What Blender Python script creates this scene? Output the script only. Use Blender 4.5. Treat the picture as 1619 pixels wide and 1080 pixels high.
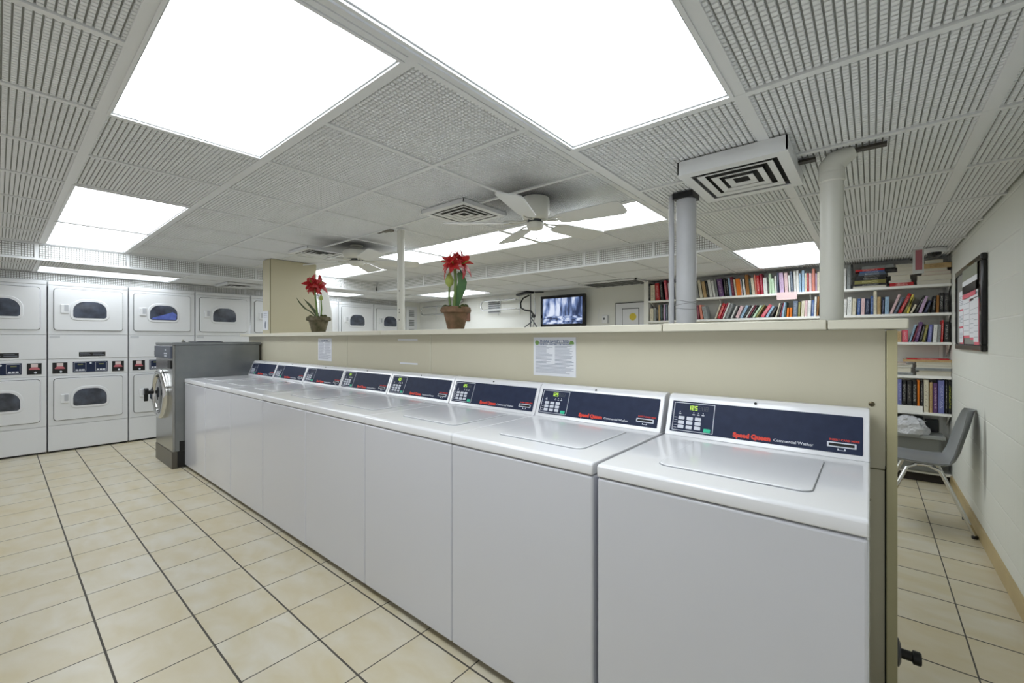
import bpy, math, random
from mathutils import Vector, Matrix
random.seed(7)
PI = math.pi
S = bpy.context.scene
COL = S.collection
for o in list(bpy.data.objects): bpy.data.objects.remove(o)

# ---------------------------------------------------------------- camera, world, exposure
FW, FH = 1619, 1080
FPX, CX, CY, TH, H = 681.6, 801.8, 537.14, 0.868878, 1.29
cam_d = bpy.data.cameras.new('camera'); cam = bpy.data.objects.new('camera', cam_d); COL.objects.link(cam)
cam.location = (0, 0, H); cam.rotation_euler = (PI/2, 0, TH - 0.0 )
cam_d.sensor_width = 36.0; cam_d.lens = FPX*36.0/FW
cam_d.shift_x = (FW/2-CX)/FW; cam_d.shift_y = (CY-FH/2)/FW
cam_d.clip_start = 0.05
S.camera = cam
# forward = direction (-sin t, cos t) with t the angle from +Y towards -X; U (=-X) is TH left of forward
cam.rotation_euler = (PI/2, 0, PI/2-TH)
S.view_settings.view_transform = 'Standard'; S.view_settings.look = 'None'
S.view_settings.exposure = 1.05; S.view_settings.gamma = 1.0; S.view_settings.use_curve_mapping = False
LENS = 3.1            # radiance of the fluorescent lenses
W = bpy.data.worlds.new('world'); S.world = W; W.use_nodes = True
W.node_tree.nodes['Background'].inputs[0].default_value = (1, 1, 1, 1)
W.node_tree.nodes['Background'].inputs[1].default_value = .25  # added even fill light, enters through the open side behind the camera

def ray(px, py):
    r = (px-CX)/FPX; z = -(py-CY)/FPX
    u = -math.sin(TH)*r+math.cos(TH); v = math.cos(TH)*r+math.sin(TH)
    return (-u, v, z)
def atY(px, py, Y):
    d = ray(px, py); t = Y/d[1]
    return d[0]*t, H+d[2]*t

# ---------------------------------------------------------------- materials
def lin(c):
    if isinstance(c, str): c = [int(c[i:i+2], 16)/255 for i in (0, 2, 4)]
    return tuple(((x/12.92) if x <= .04045 else ((x+.055)/1.055)**2.4) for x in c)+(1.0,)
MC = {}
def mat(name, col, rough=.5, metal=0., spec=.5, emit=None, es=0., noise=None, bump=None, alpha=None, trans=0., coat=0.):
    if name in MC: return MC[name]
    m = bpy.data.materials.new(name); m.use_nodes = True; nt = m.node_tree
    b = nt.nodes['Principled BSDF']
    b.inputs['Base Color'].default_value = lin(col); b.inputs['Roughness'].default_value = rough
    b.inputs['Metallic'].default_value = metal; b.inputs['Specular IOR Level'].default_value = spec
    if coat: b.inputs['Coat Weight'].default_value = coat; b.inputs['Coat Roughness'].default_value = .08
    if trans: b.inputs['Transmission Weight'].default_value = trans
    if alpha is not None: b.inputs['Alpha'].default_value = alpha
    if emit: b.inputs['Emission Color'].default_value = lin(emit); b.inputs['Emission Strength'].default_value = es
    if noise or bump:
        tc = nt.nodes.new('ShaderNodeTexCoord')
    if noise:   # (scale, colour2, amount)
        n = nt.nodes.new('ShaderNodeTexNoise'); n.inputs['Scale'].default_value = noise[0]; n.inputs['Detail'].default_value = 4
        nt.links.new(tc.outputs['Object'], n.inputs['Vector'])
        r = nt.nodes.new('ShaderNodeMapRange'); r.inputs[1].default_value = .25; r.inputs[2].default_value = .68
        r.inputs[3].default_value = 0; r.inputs[4].default_value = noise[2]
        nt.links.new(n.outputs['Fac'], r.inputs[0])
        x = nt.nodes.new('ShaderNodeMix'); x.data_type = 'RGBA'
        x.inputs[6].default_value = lin(col); x.inputs[7].default_value = lin(noise[1])
        nt.links.new(r.outputs[0], x.inputs[0]); nt.links.new(x.outputs[2], b.inputs['Base Color'])
    if bump:    # (scale, strength, distance)
        n = nt.nodes.new('ShaderNodeTexNoise'); n.inputs['Scale'].default_value = bump[0]; n.inputs['Detail'].default_value = 3
        nt.links.new(tc.outputs['Object'], n.inputs['Vector'])
        bp = nt.nodes.new('ShaderNodeBump'); bp.inputs['Strength'].default_value = bump[1]; bp.inputs['Distance'].default_value = bump[2]
        nt.links.new(n.outputs['Fac'], bp.inputs['Height']); nt.links.new(bp.outputs[0], b.inputs['Normal'])
    MC[name] = m; return m

def nmath(nt, op, a, b=None, c=None):
    n = nt.nodes.new('ShaderNodeMath'); n.operation = op
    for i, v in enumerate((a, b, c)):
        if v is None: continue
        if isinstance(v, (int, float)): n.inputs[i].default_value = v
        else: nt.links.new(v, n.inputs[i])
    return n.outputs[0]
def nmix(nt, f, a, b):
    x = nt.nodes.new('ShaderNodeMix'); x.data_type = 'RGBA'
    for i, v in ((0, f), (6, a), (7, b)):
        if isinstance(v, (int, float, tuple)): x.inputs[i].default_value = v
        else: nt.links.new(v, x.inputs[i])
    return x.outputs[2]

def floor_mat():
    m = bpy.data.materials.new('floor_tile'); m.use_nodes = True; nt = m.node_tree; b = nt.nodes['Principled BSDF']
    g = nt.nodes.new('ShaderNodeNewGeometry'); s = nt.nodes.new('ShaderNodeSeparateXYZ'); nt.links.new(g.outputs['Position'], s.inputs[0])
    A = .3037
    masks = []; cells = []
    for ax, off, w in ((0, -2.421, .0055), (1, .288, .0078)):
        t = nmath(nt, 'DIVIDE', nmath(nt, 'SUBTRACT', s.outputs[ax], off-20*A), A)
        fr = nmath(nt, 'FRACT', t); cells.append(nmath(nt, 'FLOOR', t))
        d = nmath(nt, 'MINIMUM', fr, nmath(nt, 'SUBTRACT', 1.0, fr))
        masks.append(nmath(nt, 'LESS_THAN', d, w/A/2))
    mask = nmath(nt, 'MAXIMUM', masks[0], masks[1])
    cv = nt.nodes.new('ShaderNodeCombineXYZ'); nt.links.new(cells[0], cv.inputs[0]); nt.links.new(cells[1], cv.inputs[1])
    wn = nt.nodes.new('ShaderNodeTexWhiteNoise'); nt.links.new(cv.outputs[0], wn.inputs['Vector'])
    # streaky clouding, shifted per tile
    va = nt.nodes.new('ShaderNodeVectorMath'); va.operation = 'MULTIPLY_ADD'
    nt.links.new(g.outputs['Position'], va.inputs[0]); va.inputs[1].default_value = (5, 9, 1); nt.links.new(wn.outputs['Color'], va.inputs[2])
    n = nt.nodes.new('ShaderNodeTexNoise'); n.inputs['Scale'].default_value = 1.0; n.inputs['Detail'].default_value = 6; n.inputs['Distortion'].default_value = .4
    nt.links.new(va.outputs[0], n.inputs['Vector'])
    r = nt.nodes.new('ShaderNodeMapRange'); r.inputs[1].default_value = .3; r.inputs[2].default_value = .7; nt.links.new(n.outputs['Fac'], r.inputs[0])
    c1 = nmix(nt, r.outputs[0], lin('CBC0A0'), lin('D6D1C2'))
    c2 = nmix(nt, nmath(nt, 'MULTIPLY', wn.outputs['Value'], .35), c1, lin('CCBD98'))
    c3 = nmix(nt, mask, c2, lin('4E4A42'))
    nt.links.new(c3, b.inputs['Base Color'])
    nt.links.new(nmath(nt, 'MULTIPLY_ADD', mask, .4, .33), b.inputs['Roughness'])
    bm = nt.nodes.new('ShaderNodeBump'); bm.inputs['Strength'].default_value = .5; bm.inputs['Distance'].default_value = .002
    nt.links.new(nmath(nt, 'SUBTRACT', 1.0, mask), bm.inputs['Height']); nt.links.new(bm.outputs[0], b.inputs['Normal'])
    return m
def block_mat():
    m = bpy.data.materials.new('painted_block'); m.use_nodes = True; nt = m.node_tree; b = nt.nodes['Principled BSDF']
    g = nt.nodes.new('ShaderNodeNewGeometry'); s = nt.nodes.new('ShaderNodeSeparateXYZ'); nt.links.new(g.outputs['Position'], s.inputs[0])
    R, L = .2065, .405
    t = nmath(nt, 'DIVIDE', nmath(nt, 'SUBTRACT', s.outputs[2], .169-R), R); row = nmath(nt, 'FLOOR', t); fr = nmath(nt, 'FRACT', t)
    d1 = nmath(nt, 'MINIMUM', fr, nmath(nt, 'SUBTRACT', 1.0, fr))
    u = nmath(nt, 'ADD', nmath(nt, 'DIVIDE', nmath(nt, 'ADD', s.outputs[1], 8.1), L), nmath(nt, 'MULTIPLY', nmath(nt, 'MODULO', row, 2.0), .5))
    fu = nmath(nt, 'FRACT', u); d2 = nmath(nt, 'MINIMUM', fu, nmath(nt, 'SUBTRACT', 1.0, fu))
    m1 = nt.nodes.new('ShaderNodeMapRange'); m1.inputs[1].default_value = 0; m1.inputs[2].default_value = .03; nt.links.new(d1, m1.inputs[0])
    m2 = nt.nodes.new('ShaderNodeMapRange'); m2.inputs[1].default_value = 0; m2.inputs[2].default_value = .012; m2.inputs[3].default_value = .6; nt.links.new(d2, m2.inputs[0])
    hgt = nmath(nt, 'MINIMUM', m1.outputs[0], m2.outputs[0])
    n = nt.nodes.new('ShaderNodeTexNoise'); n.inputs['Scale'].default_value = 90; nt.links.new(g.outputs['Position'], n.inputs['Vector'])
    hh = nmath(nt, 'MULTIPLY_ADD', n.outputs['Fac'], .18, hgt)
    # scuffs where the chair backs rub the wall (a mark with its own shape)
    dy = nmath(nt, 'DIVIDE', nmath(nt, 'SUBTRACT', s.outputs[1], 3.99), .055); dz = nmath(nt, 'DIVIDE', nmath(nt, 'SUBTRACT', s.outputs[2], .56), .27)
    rr = nmath(nt, 'ADD', nmath(nt, 'MULTIPLY', dy, dy), nmath(nt, 'MULTIPLY', dz, dz))
    n2 = nt.nodes.new('ShaderNodeTexNoise'); n2.inputs['Scale'].default_value = 1; n2.inputs['Detail'].default_value = 5
    vm = nt.nodes.new('ShaderNodeVectorMath'); vm.operation = 'MULTIPLY'; vm.inputs[1].default_value = (1, 70, 6); nt.links.new(g.outputs['Position'], vm.inputs[0]); nt.links.new(vm.outputs[0], n2.inputs['Vector'])
    sm = nt.nodes.new('ShaderNodeMapRange'); sm.inputs[1].default_value = 1.3; sm.inputs[2].default_value = .3; sm.inputs[3].default_value = 0; sm.inputs[4].default_value = 1; nt.links.new(rr, sm.inputs[0])
    scf = nmath(nt, 'MULTIPLY', sm.outputs[0], nmath(nt, 'MULTIPLY', n2.outputs['Fac'], 1.5))
    base = nmix(nt, hgt, lin('EEEFEB'), lin('E4E6E0'))  # joints slightly lighter, their edge highlight mixed into the paint colour
    nt.links.new(nmix(nt, scf, base, lin('6B6A60')), b.inputs['Base Color']); b.inputs['Roughness'].default_value = .45
    bm = nt.nodes.new('ShaderNodeBump'); bm.inputs['Strength'].default_value = .6; bm.inputs['Distance'].default_value = .004
    nt.links.new(hh, bm.inputs['Height']); nt.links.new(bm.outputs[0], b.inputs['Normal'])
    return m
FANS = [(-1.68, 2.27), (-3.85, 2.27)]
def tile_mat(name, c, dirt):
    m = bpy.data.materials.new(name); m.use_nodes = True; nt = m.node_tree; b = nt.nodes['Principled BSDF']
    g = nt.nodes.new('ShaderNodeNewGeometry'); s = nt.nodes.new('ShaderNodeSeparateXYZ'); nt.links.new(g.outputs['Position'], s.inputs[0])
    n = nt.nodes.new('ShaderNodeTexNoise'); n.inputs['Scale'].default_value = 5; n.inputs['Detail'].default_value = 4; nt.links.new(g.outputs['Position'], n.inputs['Vector'])
    tot = None
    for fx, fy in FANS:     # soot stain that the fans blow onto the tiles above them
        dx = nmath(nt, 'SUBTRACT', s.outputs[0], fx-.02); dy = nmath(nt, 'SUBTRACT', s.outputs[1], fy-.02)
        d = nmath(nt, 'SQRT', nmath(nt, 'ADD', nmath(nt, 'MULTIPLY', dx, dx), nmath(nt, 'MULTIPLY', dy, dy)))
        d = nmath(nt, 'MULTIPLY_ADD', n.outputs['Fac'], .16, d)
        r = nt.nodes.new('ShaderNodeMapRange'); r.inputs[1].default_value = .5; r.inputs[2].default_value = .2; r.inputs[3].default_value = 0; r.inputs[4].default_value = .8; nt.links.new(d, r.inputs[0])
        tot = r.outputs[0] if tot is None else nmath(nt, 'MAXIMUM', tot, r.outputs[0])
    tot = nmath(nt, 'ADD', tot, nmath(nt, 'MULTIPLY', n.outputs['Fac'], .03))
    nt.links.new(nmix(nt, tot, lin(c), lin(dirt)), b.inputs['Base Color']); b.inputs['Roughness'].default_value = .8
    return m
def lens_mat(name, axis, strength):
    """ribbed acrylic lens with four tubes glowing through"""
    m = bpy.data.materials.new(name); m.use_nodes = True; nt = m.node_tree
    b = nt.nodes['Principled BSDF']; b.inputs['Base Color'].default_value = (.85, .87, .88, 1); b.inputs['Roughness'].default_value = .35
    tc = nt.nodes.new('ShaderNodeTexCoord'); s = nt.nodes.new('ShaderNodeSeparateXYZ'); nt.links.new(tc.outputs['Object'], s.inputs[0])
    w = nmath(nt, 'SINE', nmath(nt, 'MULTIPLY', nmath(nt, 'ADD', s.outputs[axis], .03), 2*PI/.125))
    gx = nmath(nt, 'SINE', nmath(nt, 'MULTIPLY', s.outputs[0], 2*PI/.009)); gy = nmath(nt, 'SINE', nmath(nt, 'MULTIPLY', s.outputs[1], 2*PI/.009))
    gg = nmath(nt, 'MULTIPLY', gx, gy)
    st = nmath(nt, 'MULTIPLY_ADD', w, .07, nmath(nt, 'MULTIPLY_ADD', gg, .05, 1.0))
    st = nmath(nt, 'MULTIPLY', st, strength)
    b.inputs['Emission Color'].default_value = (.90, .955, 1.0, 1); nt.links.new(st, b.inputs['Emission Strength'])
    return m
def book_mat(c, c2):
    k = 'book_'+c+'_'+c2
    if k in MC: return MC[k]
    m = bpy.data.materials.new(k); m.use_nodes = True; nt = m.node_tree; b = nt.nodes['Principled BSDF']
    tc = nt.nodes.new('ShaderNodeTexCoord'); s = nt.nodes.new('ShaderNodeSeparateXYZ'); nt.links.new(tc.outputs['Generated'], s.inputs[0])
    n = nt.nodes.new('ShaderNodeTexNoise'); n.inputs['Scale'].default_value = 1; n.inputs['Detail'].default_value = 2
    oi = nt.nodes.new('ShaderNodeObjectInfo')
    vm = nt.nodes.new('ShaderNodeVectorMath'); vm.operation = 'MULTIPLY_ADD'; vm.inputs[1].default_value = (6, 2, 26); nt.links.new(tc.outputs['Generated'], vm.inputs[0])
    cb = nt.nodes.new('ShaderNodeCombineXYZ'); nt.links.new(nmath(nt, 'MULTIPLY', oi.outputs['Random'], 50), cb.inputs[0]); nt.links.new(cb.outputs[0], vm.inputs[2])
    nt.links.new(vm.outputs[0], n.inputs['Vector'])
    a = nmath(nt, 'GREATER_THAN', n.outputs['Fac'], .54)
    z = s.outputs[2]
    band = nmath(nt, 'MULTIPLY', nmath(nt, 'GREATER_THAN', z, .16), nmath(nt, 'LESS_THAN', z, .86))
    xb = nmath(nt, 'MULTIPLY', nmath(nt, 'GREATER_THAN', s.outputs[0], .25), nmath(nt, 'LESS_THAN', s.outputs[0], .75))
    f = nmath(nt, 'MULTIPLY', nmath(nt, 'MULTIPLY', a, band), nmath(nt, 'MULTIPLY', xb, .75))
    nt.links.new(nmix(nt, f, lin(c), lin(c2)), b.inputs['Base Color']); b.inputs['Roughness'].default_value = .4
    MC[k] = m; return m

WHITE = mat('white_enamel', 'E9EAEE', .18, coat=.4)
WHITE2 = mat('white_panel', 'E4E6E9', .3)
TRIMW = mat('white_metal_trim', 'E4E6E8', .4)
GREYLIP = mat('grey_metal_lip', 'A9ABAB', .35, metal=.4)
SHELFW = mat('white_shelf_paint', 'F0F0EC', .4)
PAINT = mat('white_wall_paint', 'E8E9E5', .6, bump=(40, .15, .002))
BEIGE = mat('beige_laminate', 'CCC7B2', .35, noise=(3, 'C2BCA5', .35))
BEIGE_CAP = mat('beige_cap_laminate', 'DAD6C5', .35)
BEIGE_TRIM = mat('beige_trim', 'BDB691', .4)
NAVY = mat('navy_panel', '1F2842', .5, spec=.25, noise=(30, '27324E', .6))
BLACKP = mat('black_plastic', '111214', .4)
BLACKG = mat('black_gloss', '08090B', .12)
STEEL = mat('stainless_steel', 'A8A9A8', .24, metal=1., bump=(300, .03, .001))
STEELS = mat('brushed_steel_side', '8F9294', .38, metal=.9, noise=(6, '7E8285', .6))
CHROME = mat('chrome', 'D2D2D0', .12, metal=1.)
DKGREY = mat('dark_grey_plastic', '4C5057', .4)
GREYP = mat('grey_plastic', '85888A', .35)
PIPEW = mat('white_pipe_paint', 'CDCFD6', .4, noise=(7, 'BFC1C6', .6), bump=(25, .3, .004))
CREAMP = mat('cream_pole_paint', 'D6D6CE', .35)
PAPER = mat('paper', 'E4E6EC', .7)
INK = mat('grey_ink', '8A8F9E', .8)
INKB = mat('blue_ink', '4F6690', .8)
GREENI = mat('green_ink', '7FA35E', .8)
PAGE = mat('book_pages', 'DDD9CC', .8, noise=(200, 'C9C3B2', .5))
FANW = mat('fan_white', 'DCDCD4', .4)
FANB = mat('fan_blade_white', 'DDDFE0', .45)
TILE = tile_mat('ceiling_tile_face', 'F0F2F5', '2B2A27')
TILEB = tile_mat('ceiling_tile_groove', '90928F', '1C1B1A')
CRATE = mat('riser_tile_face', 'F0F1F2', .7)
CRATEB = mat('riser_tile_groove', '8A8A84', .8)
RED = mat('red_print', 'E2402C', .5, emit='E2402C', es=.0)
WPRINT = mat('white_print', 'D8DCE6', .5)
GAP_SHADE = mat('door_gap_grey', '2A2B2E', .8)

# ---------------------------------------------------------------- mesh helpers
class MB:
    def __init__(s): s.v = []; s.f = []; s.m = []
    def add(s, vs, fs, mi=0, M=None):
        n = len(s.v)
        s.v += [tuple(M @ Vector(p)) if M else tuple(p) for p in vs]
        s.f += [tuple(i+n for i in f) for f in fs]; s.m += [mi]*len(fs); return s
    def box(s, x0, x1, y0, y1, z0, z1, mi=0, M=None):
        vs = [(x0,y0,z0),(x1,y0,z0),(x1,y1,z0),(x0,y1,z0),(x0,y0,z1),(x1,y0,z1),(x1,y1,z1),(x0,y1,z1)]
        return s.add(vs, [(0,3,2,1),(4,5,6,7),(0,1,5,4),(1,2,6,5),(2,3,7,6),(3,0,4,7)], mi, M)
    def prism(s, pts, d, mi=0, M=None):
        """pts: 3D polygon, d: extrusion vector"""
        n = len(pts); d = Vector(d)
        vs = [tuple(p) for p in pts]+[tuple(Vector(p)+d) for p in pts]
        return s.add(vs, [tuple(range(n-1, -1, -1)), tuple(range(n, 2*n))]+[(i, (i+1) % n, n+(i+1) % n, n+i) for i in range(n)], mi, M)
    def lathe(s, prof, n=32, mi=0, M=None, cap=True):
        vs = []; fs = []
        for r, z in prof:
            for k in range(n): a = 2*PI*k/n; vs.append((r*math.cos(a), r*math.sin(a), z))
        for i in range(len(prof)-1):
            for k in range(n): fs.append((i*n+k, i*n+(k+1) % n, (i+1)*n+(k+1) % n, (i+1)*n+k))
        if cap:
            fs.append(tuple(range(n-1, -1, -1))); fs.append(tuple((len(prof)-1)*n+k for k in range(n)))
        return s.add(vs, fs, mi, M)
    def tube(s, pts, r, n=10, mi=0, M=None):
        pts = [Vector(p) for p in pts]; rs = r if isinstance(r, (list, tuple)) else [r]*len(pts)
        vs = []; fs = []; up = None
        for i, p in enumerate(pts):
            t = (pts[min(i+1, len(pts)-1)]-pts[max(i-1, 0)]).normalized()
            if up is None: up = Vector((0, 0, 1)) if abs(t.z) < .9 else Vector((1, 0, 0))
            a = t.cross(up); a = a.normalized() if a.length > 1e-6 else Vector((1, 0, 0)); b = a.cross(t).normalized(); up = b
            for k in range(n):
                an = 2*PI*k/n; vs.append(tuple(p+(a*math.cos(an)+b*math.sin(an))*rs[i]))
        for i in range(len(pts)-1):
            for k in range(n): fs.append((i*n+k, i*n+(k+1) % n, (i+1)*n+(k+1) % n, (i+1)*n+k))
        fs.append(tuple(range(n-1, -1, -1))); fs.append(tuple((len(pts)-1)*n+k for k in range(n)))
        return s.add(vs, fs, mi, M)
    def mesh(s, name, mats, smooth=None):
        me = bpy.data.meshes.new(name); me.from_pydata(s.v, [], s.f); me.update()
        for m in (mats if isinstance(mats, (list, tuple)) else [mats]): me.materials.append(m)
        me.polygons.foreach_set('material_index', s.m)
        if smooth is not None:
            me.polygons.foreach_set('use_smooth', [True]*len(me.polygons)); me.set_sharp_from_angle(angle=math.radians(smooth))
        return me
    def obj(s, name, mats, parent=None, loc=None, smooth=None, bevel=0, seg=2):
        o = bpy.data.objects.new(name, s.mesh(name, mats, smooth)); COL.objects.link(o)
        if parent: o.parent = parent
        if loc: o.location = loc
        if bevel:
            b = o.modifiers.new('bevel', 'BEVEL'); b.width = bevel; b.segments = seg; b.limit_method = 'ANGLE'; b.angle_limit = math.radians(40); b.harden_normals = False
        return o
def link(name, me, parent=None, loc=(0, 0, 0), rot=(0, 0, 0)):
    o = bpy.data.objects.new(name, me); COL.objects.link(o); o.parent = parent; o.location = loc; o.rotation_euler = rot; return o
def tag(o, label, cat, group=None, kind=None):
    if label: o['label'] = label
    if cat: o['category'] = cat
    if group: o['group'] = group
    if kind: o['kind'] = kind
    return o
def thing(name, label, cat, loc=(0, 0, 0), rz=0, group=None):
    o = bpy.data.objects.new(name, None); COL.objects.link(o); o.location = loc; o.rotation_euler = (0, 0, rz); o.empty_display_size = .1
    return tag(o, label, cat, group)
def struct(o): o['kind'] = 'structure'; return o
def copy_tree(o, parent=None):
    c = o.copy(); COL.objects.link(c); c.parent = parent
    for ch in list(o.children): copy_tree(ch, c)
    return c
def text_mesh(name, body, size, material, extrude=.0004, bold=0., align='LEFT', sx=1.0):
    cu = bpy.data.curves.new(name, 'FONT'); cu.body = body; cu.size = size; cu.extrude = extrude; cu.offset = bold; cu.align_x = align; cu.align_y = 'CENTER'
    cu.resolution_u = 2
    o = bpy.data.objects.new(name, cu); COL.objects.link(o); bpy.context.view_layer.update()
    me = bpy.data.meshes.new_from_object(o.evaluated_get(bpy.context.evaluated_depsgraph_get())); bpy.data.objects.remove(o)
    me.materials.clear(); me.materials.append(material)
    if sx != 1: me.transform(Matrix.Diagonal((sx, 1, 1, 1)))
    return me
def rrect(x0, x1, y0, y1, r, n=5, rt=None):
    """rounded rectangle outline; rt = radius of the top corners"""
    rt = r if rt is None else rt; pts = []
    for cx, cy, a0, q in ((x1-r, y0+r, -90, r), (x1-rt, y1-rt, 0, rt), (x0+rt, y1-rt, 90, rt), (x0+r, y0+r, 180, r)):
        for k in range(n+1):
            a = math.radians(a0+90*k/n); pts.append((cx+q*math.cos(a), cy+q*math.sin(a)))
    return pts

# ================================================================= room shell
XW0, XW1, YW0, YW1 = -7.9, .541, -2.4, 5.65
ZC, ZS = 2.21, 2.05
f = MB().box(XW0-.1, XW1+.1, YW0-.1, YW1+.1, -.1, 0).obj('floor', floor_mat()); struct(f)
BLOCK = block_mat()
struct(MB().box(XW1, XW1+.1, YW0-.1, YW1+.1, 0, 2.4).obj('wall_right', BLOCK))
struct(MB().box(XW0-.1, XW1+.1, YW1, YW1+.1, 0, 2.4).obj('wall_back', PAINT))
struct(MB().box(XW0-.1, XW0, YW0-.1, YW1+.1, 0, 2.4).obj('wall_left', PAINT))
BB = mat('baseboard_tile', 'BFAB7C', .4, noise=(6, 'A8946A', .5))
struct(MB().box(XW1-.012, XW1, YW0, YW1, 0, .092).obj('baseboard_right', BB))

# ---- ceilings: slab + grid bars + moulded square-pad tiles
PITCH = .0197
_tiles = {}
def tile_mesh(w, d, riser=False):
    k = (round(w, 3), round(d, 3), riser)
    if k in _tiles: return _tiles[k]
    m = MB(); nx = max(1, round(w/PITCH)); ny = max(1, round(d/PITCH)); px = w/nx; py = d/ny; g = .0021; h = .006; t = .0012
    m.add([(0, 0, h), (w, 0, h), (w, d, h), (0, d, h)], [(0, 3, 2, 1)], 1)
    for i in range(nx):
        for j in range(ny):
            a, b, c, e = i*px+g, (i+1)*px-g, j*py+g, (j+1)*py-g
            m.add([(a,c,h),(b,c,h),(b,e,h),(a,e,h),(a+t,c+t,0),(b-t,c+t,0),(b-t,e-t,0),(a+t,e-t,0)],
                  [(4,7,6,5),(0,4,5,1),(1,5,6,2),(2,6,7,3),(3,7,4,0)], 0)
    _tiles[k] = m.mesh('tile', [CRATE, CRATEB] if riser else [TILE, TILEB]); return _tiles[k]
def ceiling(name, x0, x1, y0, y1, z, xs, ys, skip=(), bw=.024, detail_y=-.4, wide=()):
    root = struct(MB().box(x0, x1, y0, y1, z+.03, z+.08).obj(name, TRIMW))
    bars = MB(); n = 0
    gx = sorted(set([x0]+[x for x in xs if x0 < x < x1]+[x1])); gy = sorted(set([y0]+[y for y in ys if y0 < y < y1]+[y1]))
    inside = lambda px, py: any(s[0]+.03 < px < s[1]-.03 and s[2]+.03 < py < s[3]-.03 for s in skip)
    for x in xs:
        w = bw*(1.6 if round(x, 3) in wide else 1)
        for a, b in zip(gy[:-1], gy[1:]):
            if not inside(x, (a+b)/2): bars.box(x-w/2, x+w/2, a, b, z, z+.022)
    for y in ys:
        w = bw*(1.6 if round(y, 3) in wide else 1)
        for a, b in zip(gx[:-1], gx[1:]):
            if not inside((a+b)/2, y): bars.box(a, b, y-w/2, y+w/2, z-.0006, z+.022)
    bars.obj('grid_bar', TRIMW, root)['kind'] = 'stuff'
    ex = sorted(set([x0]+[x for x in xs if x0 < x < x1]+[x1])); ey = sorted(set([y0]+[y for y in ys if y0 < y < y1]+[y1]))
    for i in range(len(ex)-1):
        for j in range(len(ey)-1):
            a, b, c, d = ex[i], ex[i+1], ey[j], ey[j+1]
            cx, cy = (a+b)/2, (c+d)/2
            if any(s[0] < cx < s[1] and s[2] < cy < s[3] for s in skip): continue
            e = bw/2
            if d <= detail_y:
                MB().box(a+e, b-e, c+e, d-e, z+.006, z+.02).obj('tile', TILE, root); continue
            if b-a-2*e < .02 or d-c-2*e < .02: continue
            link('tile', tile_mesh(b-a-2*e, d-c-2*e), root, (a+e, c+e, z+.006))
    return root
XL, XR, YB = -6.06, -.93, 3.95
G = .61
cx_ = [-1.168-G*k for k in range(9)]; cy_ = [.274+G*k for k in range(-4, 7)]
LIGHTS = []   # x0,x1,y0,y1,z, axis across the tubes, label
LIGHTS += [(-2.388, -1.168, .274, .884, ZC, 1, 'large glowing ceiling light above the washers, nearest on the left of the picture'),
 (-4.828, -3.608, .274, .884, ZC, 1, 'nearer panel of the paired ceiling lights at far left'),
 (-6.048, -4.828, .274, .884, ZC, 1, 'farther panel of the paired ceiling lights at far left, touching the dropped edge'),
 (-2.388, -1.168, 2.714, 3.324, ZC, 1, 'ceiling light just behind the nearer ceiling fan'),
 (-3.608, -2.388, 2.714, 3.324, ZC, 1, 'middle ceiling light of the row, seen left of the nearer fan'),
 (-4.218, -3.608, 2.714, 3.324, ZC, 1, 'small square ceiling light behind the thin white pole'),
 (-6.048, -4.828, 2.714, 3.324, ZC, 1, 'ceiling light behind the farther ceiling fan'),
 (-.93, -.315, .27, 1.5, ZS, 0, 'very large glowing ceiling light at the top of the picture, right of the slotted strip'),
 (-.93, -.315, 4.04, 5.26, ZS, 0, 'ceiling light in front of the bookshelves, between the two thick pipes'),
 (-7.12, -6.51, .26, 1.48, ZS, 0, 'narrow looking ceiling light directly above the left dryers'),
 (-7.12, -6.51, 2.8, 4.02, ZS, 0, 'low ceiling light above the far dryers, behind the beige column'),
 (-5.9, -4.68, 4.6, 5.21, ZS, 1, 'low ceiling light beyond the nearer flower pot'),
]
skips = [(l[0]-.02, l[1]+.02, l[2]-.02, l[3]+.02) for l in LIGHTS]
ceiling('ceiling', XL, XR, YW0, YB, ZC, cx_, cy_, skips, detail_y=-.4, wide=(.274, .884))
yr = [1.5-.61*k for k in range(1, 6)]+[.27, 1.5, 2.135, 2.77, 3.405, 4.04, 4.65, 5.26]; yr = [y for y in yr if y > 1.4 or y in (.27,) or y < .2]
ceiling('ceiling', XR, XW1, YW0, YW1, ZS, [XR+.012, -.315, .3], yr, skips, wide=(-.315, .3))
ceiling('ceiling', XL, XR, YB, YW1, ZS, [x-.02 for x in cx_], [YB+.012, 4.56, 5.17], skips)
ceiling('ceiling', XW0, XL, YW0, YW1, ZS, [-7.12, -6.51, XL-.012], [-1.6, -.38, .26, 1.48, 2.8, 4.02, 4.6, 5.21], skips)
# risers between the raised middle and the dropped edge
def riser(name, x0, x1, y, facing):
    pass
rt = MB().box(XL, XR, YB, YB+.02, ZS, ZC+.03).obj('trim_1', TRIMW); struct(rt)
ri = MB()
xe = [XL+.02, -5.45, -4.84, -4.23, -4.0, -3.4, -3.35, -2.9, -2.35, -2.3, -1.75, -1.7, -1.1, XR]
ed = [XL, -5.5, -4.9, -4.28, -3.67, -3.06, -2.87, -2.28, -2.12, -1.55, XR]
for a, b in zip(ed[:-1], ed[1:]):
    o = link('grille_tile', tile_mesh(b-a-.035, ZC-ZS-.035, True), rt, (a+.018, YB-.008, ZC-.015), (-PI/2, 0, 0))
    ri.box(a-.014, a+.014, YB-.012, YB, ZS, ZC)
ri.box(XL, XR, YB-.014, YB, ZS-.002, ZS+.018); ri.box(XL, XR, YB-.01, YB, ZC-.014, ZC)
ri.obj('frame', TRIMW, rt)
rt = struct(MB().box(XL-.02, XL, YW0, YB, ZS, ZC+.03).obj('trim_2', TRIMW)); ri = MB()
ed = [YW0, -1.2, -.37, .24, .9, 1.52, 2.15, 2.76, 3.34, YB-.02]
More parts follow.
